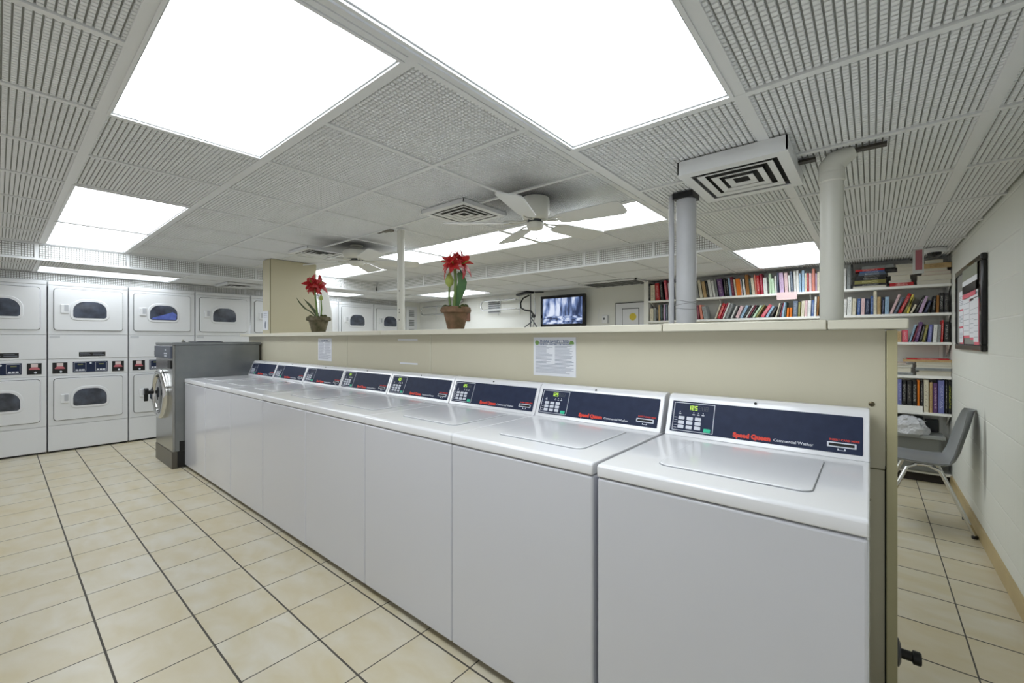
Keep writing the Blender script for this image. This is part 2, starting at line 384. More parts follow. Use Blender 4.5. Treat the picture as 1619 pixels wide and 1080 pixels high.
for a, b in zip(ed[:-1], ed[1:]):
    link('grille_tile', tile_mesh(b-a-.035, ZC-ZS-.035, True), rt, (XL+.008, a+.018, ZC-.015), (-PI/2, 0, PI/2))
    ri.box(XL, XL+.012, a-.014, a+.014, ZS, ZC)
ri.box(XL, XL+.014, YW0, YB, ZS-.002, ZS+.018); ri.box(XL, XL+.01, YW0, YB, ZC-.014, ZC)
ri.obj('frame', TRIMW, rt)
struct(MB().box(XR-.02, XR, YW0, YB, ZS, ZC+.03).obj('trim_3', TRIMW))
# fill strip above the dryers
rt = struct(MB().box(-7.2, -7.18, YW0, 5.26, 1.9, ZS).obj('trim_4', TRIMW)); 
a = -1.0
while a < 5.2:
    b = min(a+.85, 5.26); link('grille_tile', tile_mesh(b-a-.02, .075, True), rt, (-7.172, a+.01, 2.041), (-PI/2, 0, PI/2)); a = b
struct(MB().box(-7.26, -7.14, 5.265, YW1, 0, ZS).obj('wall_left_return', PAINT))

# missing tile: dark gap with a return grille, high on the back wall
t = thing('return_air_grille', 'dark barred opening in the ceiling beside the bookshelves', 'vent', (-2.62, 5.3, ZS-.012))
MB().box(-.4, .38, -.19, .3, .004, .01).obj('dark_cavity', BLACKP, t)
m = MB(); m.box(-.42, .4, .29, .31, -.005, .012); m.box(-.42, .4, -.21, -.19, -.005, .012); m.box(-.42, -.4, -.21, .31, -.005, .012); m.box(.38, .4, -.21, .31, -.005, .012)
m.obj('frame', TRIMW, t)
for k in range(5): MB().box(-.3+.14*k, -.288+.14*k, -.19, .29, -.002, .006).obj('bar', GREYP, t)

# ---------------------------------------------------------------- ceiling lights
LM = [lens_mat('lens_tubes_along_y', 0, LENS), lens_mat('lens_tubes_along_x', 1, LENS), lens_mat('dimmed_lens_over_dryers', 0, LENS*.55)]  # lenses over the dryers dimmed so the dryer fronts don't burn out
for i, (x0, x1, y0, y1, z, ax, lab) in enumerate(LIGHTS):
    t = thing('ceiling_light', lab or 'fluorescent ceiling light behind the viewer', 'ceiling light', ((x0+x1)/2, (y0+y1)/2, z), 0, 'ceiling lights')
    w, d = (x1-x0)/2, (y1-y0)/2; e = .013; p = .03
    m = MB()
    for q, (a, b, zz, mi) in enumerate(((e, .024, -.004, 0), (.024, p, .004, 1))):
        m.box(-w+a, w-a, -d+a, -d+b, zz, .02, mi); m.box(-w+a, w-a, d-b, d-a, zz, .02, mi)
        m.box(-w+a, -w+b, -d+b, d-b, zz, .02, mi); m.box(w-b, w-a, -d+b, d-b, zz, .02, mi)
    m.obj('frame', [TRIMW, GREYLIP], t)
    MB().box(-w+p, w-p, -d+p, d-p, .006, .012).obj('lens', LM[2] if x1 < -6.3 else LM[ax], t)

# ---------------------------------------------------------------- half wall
HY = 1.95
hw = MB(); hw.box(-5.7, .035, HY, 2.09, 0, 1.325); o = struct(hw.obj('wall_middle', BEIGE))
sm = MB()
for x in (-3.456, -2.346): sm.box(x-.003, x+.003, HY-.003, HY, .3, 1.32)
sm.obj('panel_seam', mat('seam_strip', 'D8D5C4', .5), o)['kind'] = 'stuff'
c = MB().box(-.2, .035, HY-.002, HY, .845, .848).obj('panel_joint', mat('dark_joint', '5E5738', .7), o)
struct(MB().box(.038, .066, HY-.012, 2.12, 0, 1.322).obj('trim_5', BEIGE_TRIM, bevel=.002))
struct(MB().box(.034, .04, HY-.003, HY+.05, 0, .85).obj('trim_6', mat('dark_gap', '2A2618', .8)))
cp = None
for i, (a, b, dz) in enumerate(((-5.75, -4.862, 0), (-4.858, -2.83, .002), (-2.826, -.698, .001), (-.694, -.121, .003), (-.117, .09, .001))):
    o = MB().box(a, b, 1.865, 2.125, 1.3255, 1.357+dz).obj('trim_7' if i == 0 else 'trim_7', BEIGE_CAP, bevel=.004); struct(o)
# beige column standing on the half wall
o = struct(MB().box(-5.42, -5.21, 2.0, 2.53, 1.36, ZC).box(-5.42, -5.21, 2.13, 2.53, 0, 1.36).obj('wall_column', mat('beige_column', 'C6BFA3', .4)))
MB().box(-5.215, -5.2095, 1.9985, 2.004, 1.36, ZC).obj('edge_joint', mat('dark_joint', '5E5738', .7), o)
# screws on the end panel
for n, (x, z, lab) in enumerate(((.012, 1.068, 'brass screw high on the end panel of the half wall'), (-.012, .86, 'brass screw beside the near washer console'), (.002, .737, 'brass screw just below the panel joint'), (-.02, .2, 'brass screw near the foot of the end panel'))):
    t = thing('screw', lab, 'screw', (x-.012, HY, z))
    MB().lathe([(.0085, 0), (.0085, .002), (.006, .004), (.002, .0045)], 16, M=Matrix.Rotation(PI/2, 4, 'X')).obj('head', mat('screw_brass', '6E6650', .35, metal=.8), t, smooth=40)
    MB().box(-.006, .006, -.0052, -.004, -.001, .001).obj('slot', BLACKP, t)
# door stop
t = thing('door_stop', 'black round door stop low on the end post of the half wall', 'door stop', (.066, 2.03, .2))
MB().lathe([(.045, 0), (.045, .006), (.03, .012)], 24, M=Matrix.Rotation(PI/2, 4, 'Y')).obj('plate', DKGREY, t, smooth=40)
MB().lathe([(.016, .01), (.016, .04), (.022, .042), (.022, .06), (.018, .064)], 20, M=Matrix.Rotation(PI/2, 4, 'Y')).obj('rubber_bumper', BLACKP, t, smooth=40)

# ---------------------------------------------------------------- top-load washers
WP = .66; WX0 = -.001
DIG = mat('lit_digits', 'B9E84A', .5, emit='C6F24E', es=.45)
DIGOFF = mat('unlit_digits', '4A4F5C', .5)
GREENB = mat('green_button', '27C79A', .45)
CARDK = mat('card_slot_black', '0A0A0C', .6)
def face_M():
    """console face: local (x along width, y up the slope, z out) -> washer coordinates"""
    A = Vector((0, .578, .8965)); B = Vector((0, .634, 1.040))
    up = (B-A).normalized(); n = Vector((1, 0, 0)).cross(up)
    return Matrix(((1, up.x, n.x, A.x), (0, up.y, n.y, A.y), (0, up.z, n.z, A.z), (0, 0, 0, 1))), (B-A).length
FM, FL = face_M()
SEG = {'1': 'bc', '2': 'abged', '5': 'afgcd', '8': 'abcdefg'}
def digits(s, x, y, h, w, gap, t):
    m = MB()
    for ch in s:
        P = {'a': (0, w, h-t, h), 'd': (0, w, 0, t), 'g': (0, w, h/2-t/2, h/2+t/2), 'b': (w-t, w, h/2, h), 'c': (w-t, w, 0, h/2), 'f': (0, t, h/2, h), 'e': (0, t, 0, h/2)}
        for k in SEG[ch]:
            a, b, c, d = P[k]; m.box(x+a, x+b, y+c, y+d, .0014, .002)
        x += w+gap
    return m
BTN = MB().prism([(a, b, .001) for a, b in rrect(-.0118, .0118, -.0068, .0068, .002, 2)], (0, 0, .0016)).mesh('button', WPRINT)
BTNG = MB().prism([(a, b, .001) for a, b in rrect(-.0125, .0125, -.0072, .0072, .002, 2)], (0, 0, .0016)).mesh('start_button', GREENB)
T_SQ = text_mesh('brand_lettering', 'Speed Queen', .0225, RED, bold=.0015, sx=1.0)
T_CW = text_mesh('model_lettering', 'Commercial Washer', .0140, WPRINT, bold=.0002)
T_IC = text_mesh('card_lettering', 'INSERT CARD HERE', .0090, RED, bold=.0002)
def make_washer():
    t = thing('washing_machine', '', 'washing machine', (0, 0, 0), 0, 'row of white top loading washers')
    w = .6575
    # origin at front-left-bottom; x to the right, y to the back
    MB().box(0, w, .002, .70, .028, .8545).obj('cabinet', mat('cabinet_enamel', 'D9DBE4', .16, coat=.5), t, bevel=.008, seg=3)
    # top: rounded front lip
    pr = [(.0, .858), (.0, .888), (.002, .893), (.008, .8962), (.02, .897), (.58, .897), (.70, .897), (.70, .858)]
    MB().prism([(0, a, b) for a, b in pr][::-1], (w, 0, 0)).obj('top_panel', WHITE, t, smooth=35, bevel=.004, seg=3)
    L = rrect(.145, .545, .122, .50, .03, 5, .012)
    lid = MB().prism([(a, b, .8972) for a, b in L], (0, 0, .0052)).obj('lid', WHITE, t, bevel=.003, seg=3)
    ring = MB(); L2 = rrect(.1425, .5475, .1195, .5025, .032, 5, .014)
    ring.prism([(a, b, .8968) for a, b in L2], (0, 0, .0006)).obj('lid_gap', mat('lid_gap_grey', 'A2A5AA', .6), t)
    cp = [(.5765, .897), (.5805, .9029), (.6340, 1.040), (.640, 1.050), (.652, 1.057), (.668, 1.059), (.690, 1.059), (.705, 1.052), (.706, .897)]
    con = MB().prism([(.001, a, b) for a, b in cp][::-1], (w-.002, 0, 0)).obj('console', WHITE, t, smooth=30, bevel=.007, seg=3)
    def P(name, mb_or_me, m=None, x=0, y=0, z=0, parent=con):
        o = bpy.data.objects.new(name, mb_or_me.mesh(name, m) if isinstance(mb_or_me, MB) else mb_or_me); COL.objects.link(o)
        o.parent = parent; o.matrix_local = FM @ Matrix.Translation((x, y, z)); return o
    px0, px1, py0, py1 = .020, .640, .018, .146
    P('control_panel', MB().prism([(a, b, .0002) for a, b in rrect(px0, px1, py0, py1, .003, 2)], (0, 0, .0009)), NAVY)
    fr = MB(); a0, a1, b0, b1, q = .028, .186, .0235, .1405, .0022
    fr.box(a0, a1, b0, b0+q, .001, .0018); fr.box(a0, a1, b1-q, b1, .001, .0018); fr.box(a0, a0+q, b0+q, b1-q, .001, .0018); fr.box(a1-q, a1, b0+q, b1-q, .001, .0018)
    P('keypad_outline', fr, WPRINT)
    for r in range(3):
        for c in range(3): P('button', BTN, None, .062+.0325*c, .040+.0180*r, 0)
    P('start_button', BTNG, None, .164, .0345, 0)
    ind = MB()
    for xx in (.054, .108, .126, .144): ind.box(xx-.002, xx+.002, .100, .103, .001, .0016); ind.box(xx-.005, xx+.005, .092, .0955, .001, .0016)
    for r in range(5): ind.box(.034, .046, .034+.0105*r, .0355+.0105*r, .001, .0016)
    P('indicator_marks', ind, WPRINT)
    P('display_digits', digits('125', .085, .112, .018, .0095, .0035, .0022), DIG)
    P('unlit_digits', digits('888', .126, .112, .018, .0095, .003, .0016), DIGOFF)
    P('brand_lettering', T_SQ, None, .258, .034, .0012); P('model_lettering', T_CW, None, .390, .033, .0012)
    P('card_lettering', T_IC, None, .552, .061, .0012)
    sl = MB().prism([(a, b, .001) for a, b in rrect(.546, .624, .036, .053, .002, 2)], (0, 0, .002)); P('card_slot_frame', sl, WPRINT)
    P('card_slot', MB().box(.551, .619, .040, .049, .0025, .0034), CARDK)
    ar = MB().box(.574, .578, .0265, .033, .001, .0018).box(.592, .596, .0265, .033, .001, .0018).box(.574, .596, .0265, .028, .001, .0018); P('arrow_mark', ar, WPRINT)
    lo = MB().lathe([(.005, 0), (.005, .001)], 16); o = P('lock_hole', lo, CARDK, .325, FL+.004, .0005)
    o.matrix_local = Matrix.Translation((.325, .6365, 1.0475)) @ Matrix.Rotation(math.radians(55), 4, 'X')
    for sx in (.05, w-.05):
        for sy in (.05, .65):
            MB().lathe([(.02, 0), (.02, .008), (.008, .01), (.008, .03)], 14).obj('foot', DKGREY, t, (sx, sy, 0), smooth=40)
    return t
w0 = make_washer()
names = ['nearest white washer in the row, at the open end of the half wall', 'second white washer from the near end of the row',
 'third white washer from the near end, below the notice with green logos', 'fourth white washer from the near end of the row',
 'fourth white washer from the stainless machine', 'third white washer from the stainless machine',
 'second white washer from the stainless machine', 'farthest white washer, right beside the stainless machine']
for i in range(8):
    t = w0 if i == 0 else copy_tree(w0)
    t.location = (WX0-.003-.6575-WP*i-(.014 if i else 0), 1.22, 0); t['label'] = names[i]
    if i >= 4:
        for c in t.children:
            if c.name.startswith('console'):
                for d in c.children:
                    if d.name.startswith('display_digits') and i >= 5:
                        d.data = d.data.copy(); d.data.materials[0] = DIGOFF

# ---------------------------------------------------------------- stainless front loader
t = thing('front_load_washer', 'tall stainless steel washer with a round chrome porthole door at the row end', 'washing machine', (-5.305, 1.12, 0))
MB().box(-.68, 0, .02, .80, .17, 1.235).obj('cabinet', STEELS, t, bevel=.004)
MB().box(-.682, -.0, .004, .03, .17, 1.235).obj('front_panel', STEEL, t, bevel=.003)
MB().box(-.69, .012, .0, .815, 1.235, 1.262).obj('top_panel', STEELS, t, bevel=.005)
MB().box(-.68, -.004, .0, .10, 0, .168).box(-.68, -.05, .10, .8, 0, .168).obj('base', mat('base_dark_steel', '6A6762', .35, metal=.8), t)
MB().box(-.05, .002, .045, .32, .012, .168).box(-.02, .002, .06, .24, .17, .27).obj('side_bracket', BLACKP, t)
MB().box(-.676, -.005, -.012, .004, 1.10, 1.225).obj('control_panel', mat('slate_panel', '4A505E', .4), t, bevel=.004)
for zz, ww in ((1.185, .04), (1.15, .12), (1.125, .09)):
    MB().box(-.2-ww/2, -.2+ww/2, -.0135, -.012, zz-.006, zz+.006).obj('marking', WPRINT, t)
MB().box(-.13, -.02, -.01, .004, 1.0, 1.08).obj('card_reader', BLACKP, t, bevel=.004)
dr = thing('porthole_door', None, None, (0, 0, 0)); dr.parent = t; dr.location = (-.4, .004, .725)
MX = Matrix.Rotation(PI/2, 4, 'X')
MB().lathe([(.258, 0), (.261, .02), (.255, .036), (.242, .046), (.222, .048), (.208, .042), (.200, .03), (.196, .015), (.194, .0), (.258, 0)], 56, M=MX, cap=False).obj('ring', CHROME, dr, smooth=35)
GL = mat('dark_porthole_glass', '1A1E24', .05, coat=.5)
MB().lathe([(.2, .01), (.194, .02), (.15, .035), (.09, .042), (.03, .045)], 48, M=MX).obj('glass', GL, dr, smooth=60)
hd = MB(); hd.box(-.24, -.20, -.085, -.03, -.018, .018); hd.prism([(-.262, -.11, .045), (-.262, -.11, -.085), (-.25, -.11, -.10), (-.238, -.11, -.085), (-.236, -.11, -.02), (-.205, -.11, -.02), (-.205, -.11, .03), (-.22, -.11, .045)], (0, .035, 0))
hd.obj('handle', BLACKP, dr, bevel=.006)
MB().box(-.02, .02, .08, .11, 0, .012).box(-.008, .008, .085, .1, .012, .03).obj('lid_latch', CHROME, t, (-.45, .1, 1.262))
tag(MB().box(-.30, 0, -.12, .12, 0, .006).box(-.29, -.01, -.11, .11, .006, .009).obj('clipboard', DKGREY, None, (-5.33, 1.45, 1.2625), bevel=.002), 'thin dark folder lying on top of the stainless washer', 'folder')

# ---------------------------------------------------------------- stacked dryers
DW = .698; DX = -7.12
DGL = mat('dryer_glass', '1E222A', .08, coat=.5, noise=(9, '565E70', .9))  # pale mottling paints the drum contents and reflections into the glass
def make_dryer():
    """local x -> along the row (+Y world), local y out of the wall is -y; placed with rotation"""
    t = thing('stacked_dryer', '', 'dryer', (0, 0, 0), 0, 'white stacked dryers along the left wall')
    w = DW-.010
    MB().box(0, w, .012, .70, .02, 1.954).obj('cabinet', WHITE2, t)
    MB().box(.01, w-.01, .03, .69, 0, .02).obj('plinth', BLACKP, t)
    def panel(name, z0, z1, y=0.): return MB().box(.0015, w-.0015, y, .013, z0, z1).obj(name, WHITE2, t, bevel=.003)
    panel('kick_panel', .024, .304); panel('lower_front', .309, .868); panel('middle_panel', 1.070, 1.344); panel('upper_front', 1.349, 1.909); panel('top_strip', 1.913, 1.954)
    panel('control_fascia', .873, 1.065, .004)
    for z0, z1, wz0, wz1 in ((.365, .842, .518, .716), (1.400, 1.876, 1.545, 1.738)):
        dn = MB().prism([(a, .0, b) for a, b in rrect(.0425, w-.0475, z0-.0045, z1+.0045, .03, 4)][::-1], (0, -.0015, 0)).obj('door_gap', GAP_SHADE, t)  # dark plate stands for the shaded gap around the door
        d = MB().prism([(a, -.001, b) for a, b in rrect(.047, w-.052, z0, z1, .028, 4)], (0, -.016, 0)).obj('door', WHITE2, t, bevel=.004)
        cxw = .345
        R = rrect(cxw-.168, cxw+.168, wz0-.028, wz1+.028, .055, 6, .12)
        MB().prism([(a, -.012, b) for a, b in R], (0, -.012, 0)).obj('window_frame', WHITE2, d, bevel=.006, seg=3)
        R = rrect(cxw-.144, cxw+.144, wz0, wz1, .028, 6, .105)
        MB().prism([(a, -.02, b) for a, b in R], (0, -.0055, 0)).obj('window', DGL, d)
        hz = (z0+z1)/2+.01
        MB().box(.098, .168, -.03, -.012, hz-.055, hz+.05).obj('handle', WHITE2, d, bevel=.008, seg=3)
        MB().box(.128, .162, -.0315, -.0295, hz-.03, hz+.045).obj('handle_recess', mat('recess_grey', 'B9BCC2', .5), d, bevel=.003)
    MB().box(.012, .095, -.0015, .0, 1.31, 1.337).obj('rating_plate', mat('plate_grey', 'C9CCD0', .4), t)
    MB().box(.25, .48, -.0015, .0, 1.092, 1.145).obj('label_plate', BLACKP, t)
    tx = MB()
    for k, (a, b) in enumerate(((.26, .35), (.37, .47), (.26, .34), (.37, .45))): tx.box(a, b, -.002, -.0015, 1.108+.018*(k // 2), 1.113+.018*(k // 2))
    tx.obj('label_text', INK, t)
    for a, b in ((.035, .155), (.54, .65)):
        c = MB().box(a, b, -.001, .004, 0.902, 1.027).obj('card_reader', CARDK, t); m = (a+b)/2
        MB().box(m-.026, m+.026, -.003, -.001, 0.984, 1.022).obj('price_card', mat('card_pale', 'D8C9C8', .5), c)
        MB().prism([(m-.042, -.0011, 0.962), (m-.038, -.0011, 0.954), (m+.038, -.0011, 0.954), (m+.042, -.0011, 0.962), (m+.022, -.0011, 0.984), (m-.022, -.0011, 0.984)], (0, -.002, 0)).obj('red_flap', mat('flap_red', 'BF6A72', .5), c)
        MB().lathe([(.011, 0), (.011, .003)], 14, M=Matrix.Translation((m+.008, -.001, 0.922)) @ MX).obj('coin_button', WPRINT, c)
    pn = MB().box(.20, .50, -.001, .004, 0.907, 1.032).obj('control_panel', NAVY, t)
    for a in (.21, .39):
        fr = MB(); b = a+.1; z0, z1, q = 0.917, 1.022, .003
        fr.box(a, b, -.002, -.001, z0, z0+q).box(a, b, -.002, -.001, z1-q, z1).box(a, a+q, -.002, -.001, z0, z1).box(b-q, b, -.002, -.001, z0, z1).obj('keypad_outline', WPRINT, pn)
        for k in range(3): MB().box(a+.013+.027*k, a+.034+.027*k, -.0025, -.001, 0.925, 0.942).obj('button', WPRINT, pn)
        MB().box(a+.03, a+.075, -.0025, -.001, 0.992, 1.007).obj('display_window', mat('dim_display', '6F7350', .5), pn)
    MB().lathe([(.01, 0), (.01, .003)], 14, M=Matrix.Translation((.35, -.001, 1.012)) @ MX).obj('round_badge', WPRINT, pn)
    return t
d0 = make_dryer()
dl = {-1: 'white stacked dryer cut off by the left edge of the picture', 0: 'white stacked dryer whose whole front is seen, left of the stainless washer',
 1: 'white stacked dryer partly behind the stainless washer, blue laundry in its upper window', 2: 'white stacked dryer whose upper door shows above the stainless washer',
 3: 'white stacked dryer mostly hidden by the beige column', 4: 'white stacked dryer just right of the beige column, behind the red flowers',
 5: 'white stacked dryer seen between the far flower pot and the thin pole', 6: 'last white stacked dryer, behind the thin white pole'}
BLUEW = mat('blue_laundry', '3A4A9A', .6, noise=(12, '6C7FD0', .9))
for k in range(-1, 7):
    t = d0 if k == -1 else copy_tree(d0)
    # rotate so that local -y faces +X
    t.rotation_euler = (0, 0, PI/2); t.location = (DX-.002, .365+DW*k+.005, 0); t['label'] = dl[k]
    if k == 1:   # laundry pressed against the upper window
        L = rrect(.345-.135, .345+.135, 1.55, 1.60, .02, 4); 
        pts = [(.215, -.0258, 1.553), (.475, -.0258, 1.553), (.483, -.0258, 1.62), (.44, -.0258, 1.655), (.38, -.0258, 1.63), (.30, -.0258, 1.60), (.23, -.0258, 1.575)]
        MB().prism(pts, (0, -.0008, 0)).obj('laundry', BLUEW, t)

# ---------------------------------------------------------------- pipes and pole
t = thing('support_pole', 'thin white pole from the half wall up to the ceiling, left of centre', 'pole', (-3.0, 2.175, 0))
MB().lathe([(.030, 0), (.030, ZC)], 28).obj('shaft', CREAMP, t, smooth=40)
hs = MB()
for z in (1.43, 1.50, 1.53, 1.66, 1.80, 1.92): hs.lathe([(.004, 0), (.004, .001)], 8, M=Matrix.Translation((.03, -.032, z)) @ Matrix.Rotation(PI/2, 4, 'X') )
for i, z in enumerate((1.45, 1.51, 1.535, 1.69)): MB().box(.012, .016, -.029, -.0255, z, z+.01).obj('peg_hole', BLACKP, t)
MB().lathe([(.045, ZC-.008), (.045, ZC)], 24).obj('ceiling_flange', TRIMW, t, smooth=40)
tag(MB().box(-.12, .0, -.02, .02, -.006, 0).box(-.2, -.11, -.012, .008, -.003, 0).box(-.06, -.01, -.03, .03, -.009, -.004).obj('ceiling_bracket', mat('rusty_metal', '3A342C', .6, noise=(60, '8A8478', .8)), None, (-3.06, 2.13, ZC), bevel=.001), 'rusty bracket in the torn ceiling tile beside the thin pole', 'bracket')
t = thing('vertical_pipe', 'thick wrapped white pipe rising behind the half wall with a slim pipe alongside', 'pipe', (-.742, 2.33, 0))
MB().lathe([(.049, 0), (.049, 1.2), (.050, 1.5), (.0485, 2.02)], 36).obj('pipe', PIPEW, t, smooth=40)
MB().box(-.05, .05, -.06, .05, 2.02, 2.05).obj('dark_gap', BLACKP, t)
m = MB()
for z, a in ((1.45, .004), (1.475, -.004), (1.49, .006)):
    m.tube([(.0505*math.cos(x), .0505*math.sin(x), z+a*math.sin(2*x)) for x in [2*PI*k/24 for k in range(25)]], .0014, 5)
m.obj('wrapping_string', mat('grey_string', '9A9CA2', .7), t)
MB().lathe([(.0135, 0), (.0135, 2.05)], 18, M=Matrix.Translation((-.072, -.012, 0))).obj('slim_pipe', PIPEW, t, smooth=40)
t = thing('vertical_pipe', 'smooth cream pipe with an elbow under the ceiling, right of the bookshelf light', 'pipe', (-.125, 2.2, 0))
MB().lathe([(.040, 0), (.040, 1.93), (.0445, 1.935), (.045, 1.96), (.043, 1.97)], 36).obj('pipe', CREAMP, t, smooth=40)
MB().tube([(0, 0, 1.965), (0, 0, 1.995), (.015, .0, 2.015), (.045, .0, 2.03), (.075, 0, 2.04)], [.043, .046, .044, .034, .022], 20).obj('elbow', CREAMP, t, smooth=60)
for a in (-.112, .06): MB().box(a, a+(.06 if a < 0 else .11), -.02, .015, 2.036, 2.046).obj('hanger_strap', mat('dark_steel', '45423C', .5, metal=.6), t)

# ---------------------------------------------------------------- vents
def diffuser(label, x, y, z, w, d, h, dark):
    t = thing('air_vent', label, 'vent', (x, y, z), 0, None)
    m = MB(); n = 3; hw_, hd = w/2, d/2
    # box walls
    for s in (-1, 1):
        m.box(s*hw_-(.006 if s > 0 else 0), s*hw_+(0 if s > 0 else .006), -hd, hd, -h, 0); m.box(-hw_, hw_, s*hd-(.006 if s > 0 else 0), s*hd+(0 if s > 0 else .006), -h, 0)
    # flat flange ring
    i0, j0 = hw_*.80, hd*.80
    m.box(-hw_, hw_, -hd, -j0, -h-.004, -h); m.box(-hw_, hw_, j0, hd, -h-.004, -h); m.box(-hw_, -i0, -j0, j0, -h-.004, -h); m.box(i0, hw_, -j0, j0, -h-.004, -h)
    m.obj('frame', TRIMW, t)
    MB().box(-i0, i0, -j0, j0, -h+.016, -h+.02).obj('throat', dark, t)
    for k in range(n):      # nested square sloping vanes
        f0 = .71-.22*k; f1 = f0-.12
        if f1 < .02: f1 = .02
        a, b, c, e = hw_*f0, hd*f0, hw_*f1, hd*f1; z0, z1 = -h-.004, -h+.001
        v = [(-a,-b,z0),(a,-b,z0),(a,b,z0),(-a,b,z0),(-c,-e,z1),(c,-e,z1),(c,e,z1),(-c,e,z1)]
        v2 = [(p[0], p[1], p[2]+.002) for p in v]
        MB().add(v+v2, [(0,1,5,4),(1,2,6,5),(2,3,7,6),(3,0,4,7),(8,12,13,9),(9,13,14,10),(10,14,15,11),(11,15,12,8)]).obj('vane', TRIMW, t)
    return t
diffuser('square ceiling vent left of the nearer ceiling fan', -2.235, 2.165, ZC, .43, .43, .022, CARDK)
diffuser('white boxed ceiling vent hanging between the two thick pipes', -.437, 2.12, ZS, .40, .47, .055, CARDK)
diffuser('square ceiling vent left of the farther ceiling fan', -4.42, 2.17, ZC, .43, .43, .022, CARDK)
diffuser('low ceiling vent above the dryers, left of the beige column', -6.7, 2.15, ZS, .5, .4, .02, CARDK)

# ---------------------------------------------------------------- ceiling fans
def make_fan(label, x, y, phase, flush):
    t = thing('ceiling_fan', label, 'ceiling fan', (x, y, ZC), 0, 'white five-bladed ceiling fans')
    if flush:
        MB().lathe([(.092, 0), (.094, -.015), (.093, -.10), (.085, -.125), (.065, -.14), (.02, -.14)], 40).obj('motor_housing', FANW, t, smooth=40)
        zb = -.135; q = .82
    else:
        MB().lathe([(.06, 0), (.062, -.01), (.035, -.02), (.03, -.035)], 32).obj('ceiling_mount', mat('mount_white', 'B9B9AE', .5), t, smooth=40)
        MB().lathe([(.035, -.03), (.10, -.042), (.123, -.058), (.128, -.08), (.122, -.105), (.10, -.125), (.085, -.132), (.02, -.132)], 40).obj('motor_housing', FANW, t, smooth=40)
        zb = -.13; q = 1.
    MB().lathe([(.06*q, zb-.004), (.062*q, zb-.016), (.055*q, zb-.018)], 36).obj('vent_band', DKGREY, t, smooth=40)
    MB().lathe([(.055*q, zb-.018), (.070*q, zb-.028), (.070*q, zb-.045), (.058*q, zb-.062), (.03*q, zb-.07), (.005, zb-.071)], 36).obj('switch_housing', FANW, t, smooth=40)
    MB().tube([(.02, -.01, zb-.07), (.021, -.01, zb-.12)], .0015, 6).lathe([(.004, zb-.132), (.005, zb-.124), (.002, zb-.12)], 8, M=Matrix.Translation((.021, -.01, 0))).obj('pull_chain', FANW, t)
    for k in range(5):
        a = math.radians(phase+72*k); M = Matrix.Rotation(a, 4, 'Z') @ Matrix.Translation((0, 0, zb+.17))
        MB().tube([M @ Vector(p) for p in ((.05, 0, -.175), (.10, .012, -.190), (.15, .03, -.190), (.195, .028, -.190), (.21, 0, -.190), (.195, -.028, -.190), (.15, -.03, -.190), (.10, -.012, -.190), (.05, 0, -.18))], .006, 8).obj('blade_iron', FANW, t, smooth=60)
        T = M @ Matrix.Translation((0, 0, -.197)) @ Matrix.Rotation(math.radians(-12), 4, 'X')
        pts = [(.17, -.048), (.22, -.062), (.56, -.080), (.585, -.073), (.60, -.05), (.60, .05), (.585, .073), (.56, .080), (.22, .062), (.17, .045)]
        MB().prism([(a_, b_, 0) for a_, b_ in pts], (0, 0, .006), M=T).obj('blade', FANB, t)
    return t
make_fan('white ceiling fan nearer the camera, beside the thick pipes', FANS[0][0], FANS[0][1], 4.3, True)
make_fan('white ceiling fan farther away, above the beige column side', FANS[1][0], FANS[1][1], 58, False)

# ---------------------------------------------------------------- notices on the half wall
def notice(name, label, x0, x1, z0, z1, y, rows, heading=None, logos=False, cat='notice'):
    t = thing(name, label, cat, ((x0+x1)/2, y-.001, (z0+z1)/2)); w, h = (x1-x0)/2, (z1-z0)/2
    MB().box(-w, w, -.001, .0, -h, h).obj('sheet', PAPER, t)
    tx = MB(); rnd = random.Random(int(w*1000))
    top = h-.028 if heading else h-.01
    n = rows
    for r in range(n):
        z = top-(top+h-.012)*r/n
        for a, b in ((-w+.014, -.01), (.006, w-.014)) if r < n*.68 else ((-w+.014, w-.014),):
            e = b-(b-a)*rnd.choice((0, .05, .1, .35, .2)); tx.box(a, e, -.0016, -.001, z-.0016, z+.0006)
    tx.obj('printed_lines', INK, t)['kind'] = 'stuff'
    if heading:
        for k, (s, sz) in enumerate(zip(heading, (.021, .0125))):
            me = text_mesh('heading', s, sz, INKB, align='CENTER', bold=.0002)
            o = link('heading', me, t, (0, -.0012, h-.021-.018*k), (PI/2, 0, 0))
    if logos:
        MB().lathe([(.013, 0), (.013, .0006), (.008, .0007)], 20, M=Matrix.Translation((-w+.024, -.001, h-.03)) @ MX).obj('green_logo', GREENI, t)
        MB().prism([(w-.042, -.0011, h-.038), (w-.012, -.0011, h-.038), (w-.012, -.0011, h-.028), (w-.022, -.0011, h-.02), (w-.036, -.0011, h-.022)], (0, -.0006, 0)).obj('green_logo', GREENI, t)
    return t
notice('printed_notice', 'large white notice with green logos taped above the third washer', -1.452, -1.177, 1.092, 1.303, HY, 26, ('Helpful Laundry Hints', 'CONTROLS · SORTING · DETERGENTS'), True)
notice('printed_notice', 'small white notice taped to the half wall near the stainless washer', -3.975, -3.72, 1.095, 1.300, HY, 22, ('Laundry Hints',), False)
for x0, x1, z, l in ((-2.725, -2.49, 1.289, 'upper white tape strip under the cap of the half wall'), (-2.70, -2.49, 1.115, 'lower white tape strip just above the washer consoles')):
    tag(MB().box(x0, x1, HY-.002, HY, z-.006, z+.006).obj('tape_strip', PAPER), l, 'tape')
t = thing('wall_sign', 'narrow white sign with an oval emblem on the beige column', 'sign', (-5.33, 1.999, 1.50))
MB().box(-.075, .075, -.006, 0, -.10, .12).obj('plate', PAPER, t, bevel=.003)
for z in (.09, .07, .05): MB().box(-.05, .05, -.007, -.006, z-.004, z+.002).obj('text_line', INK, t)
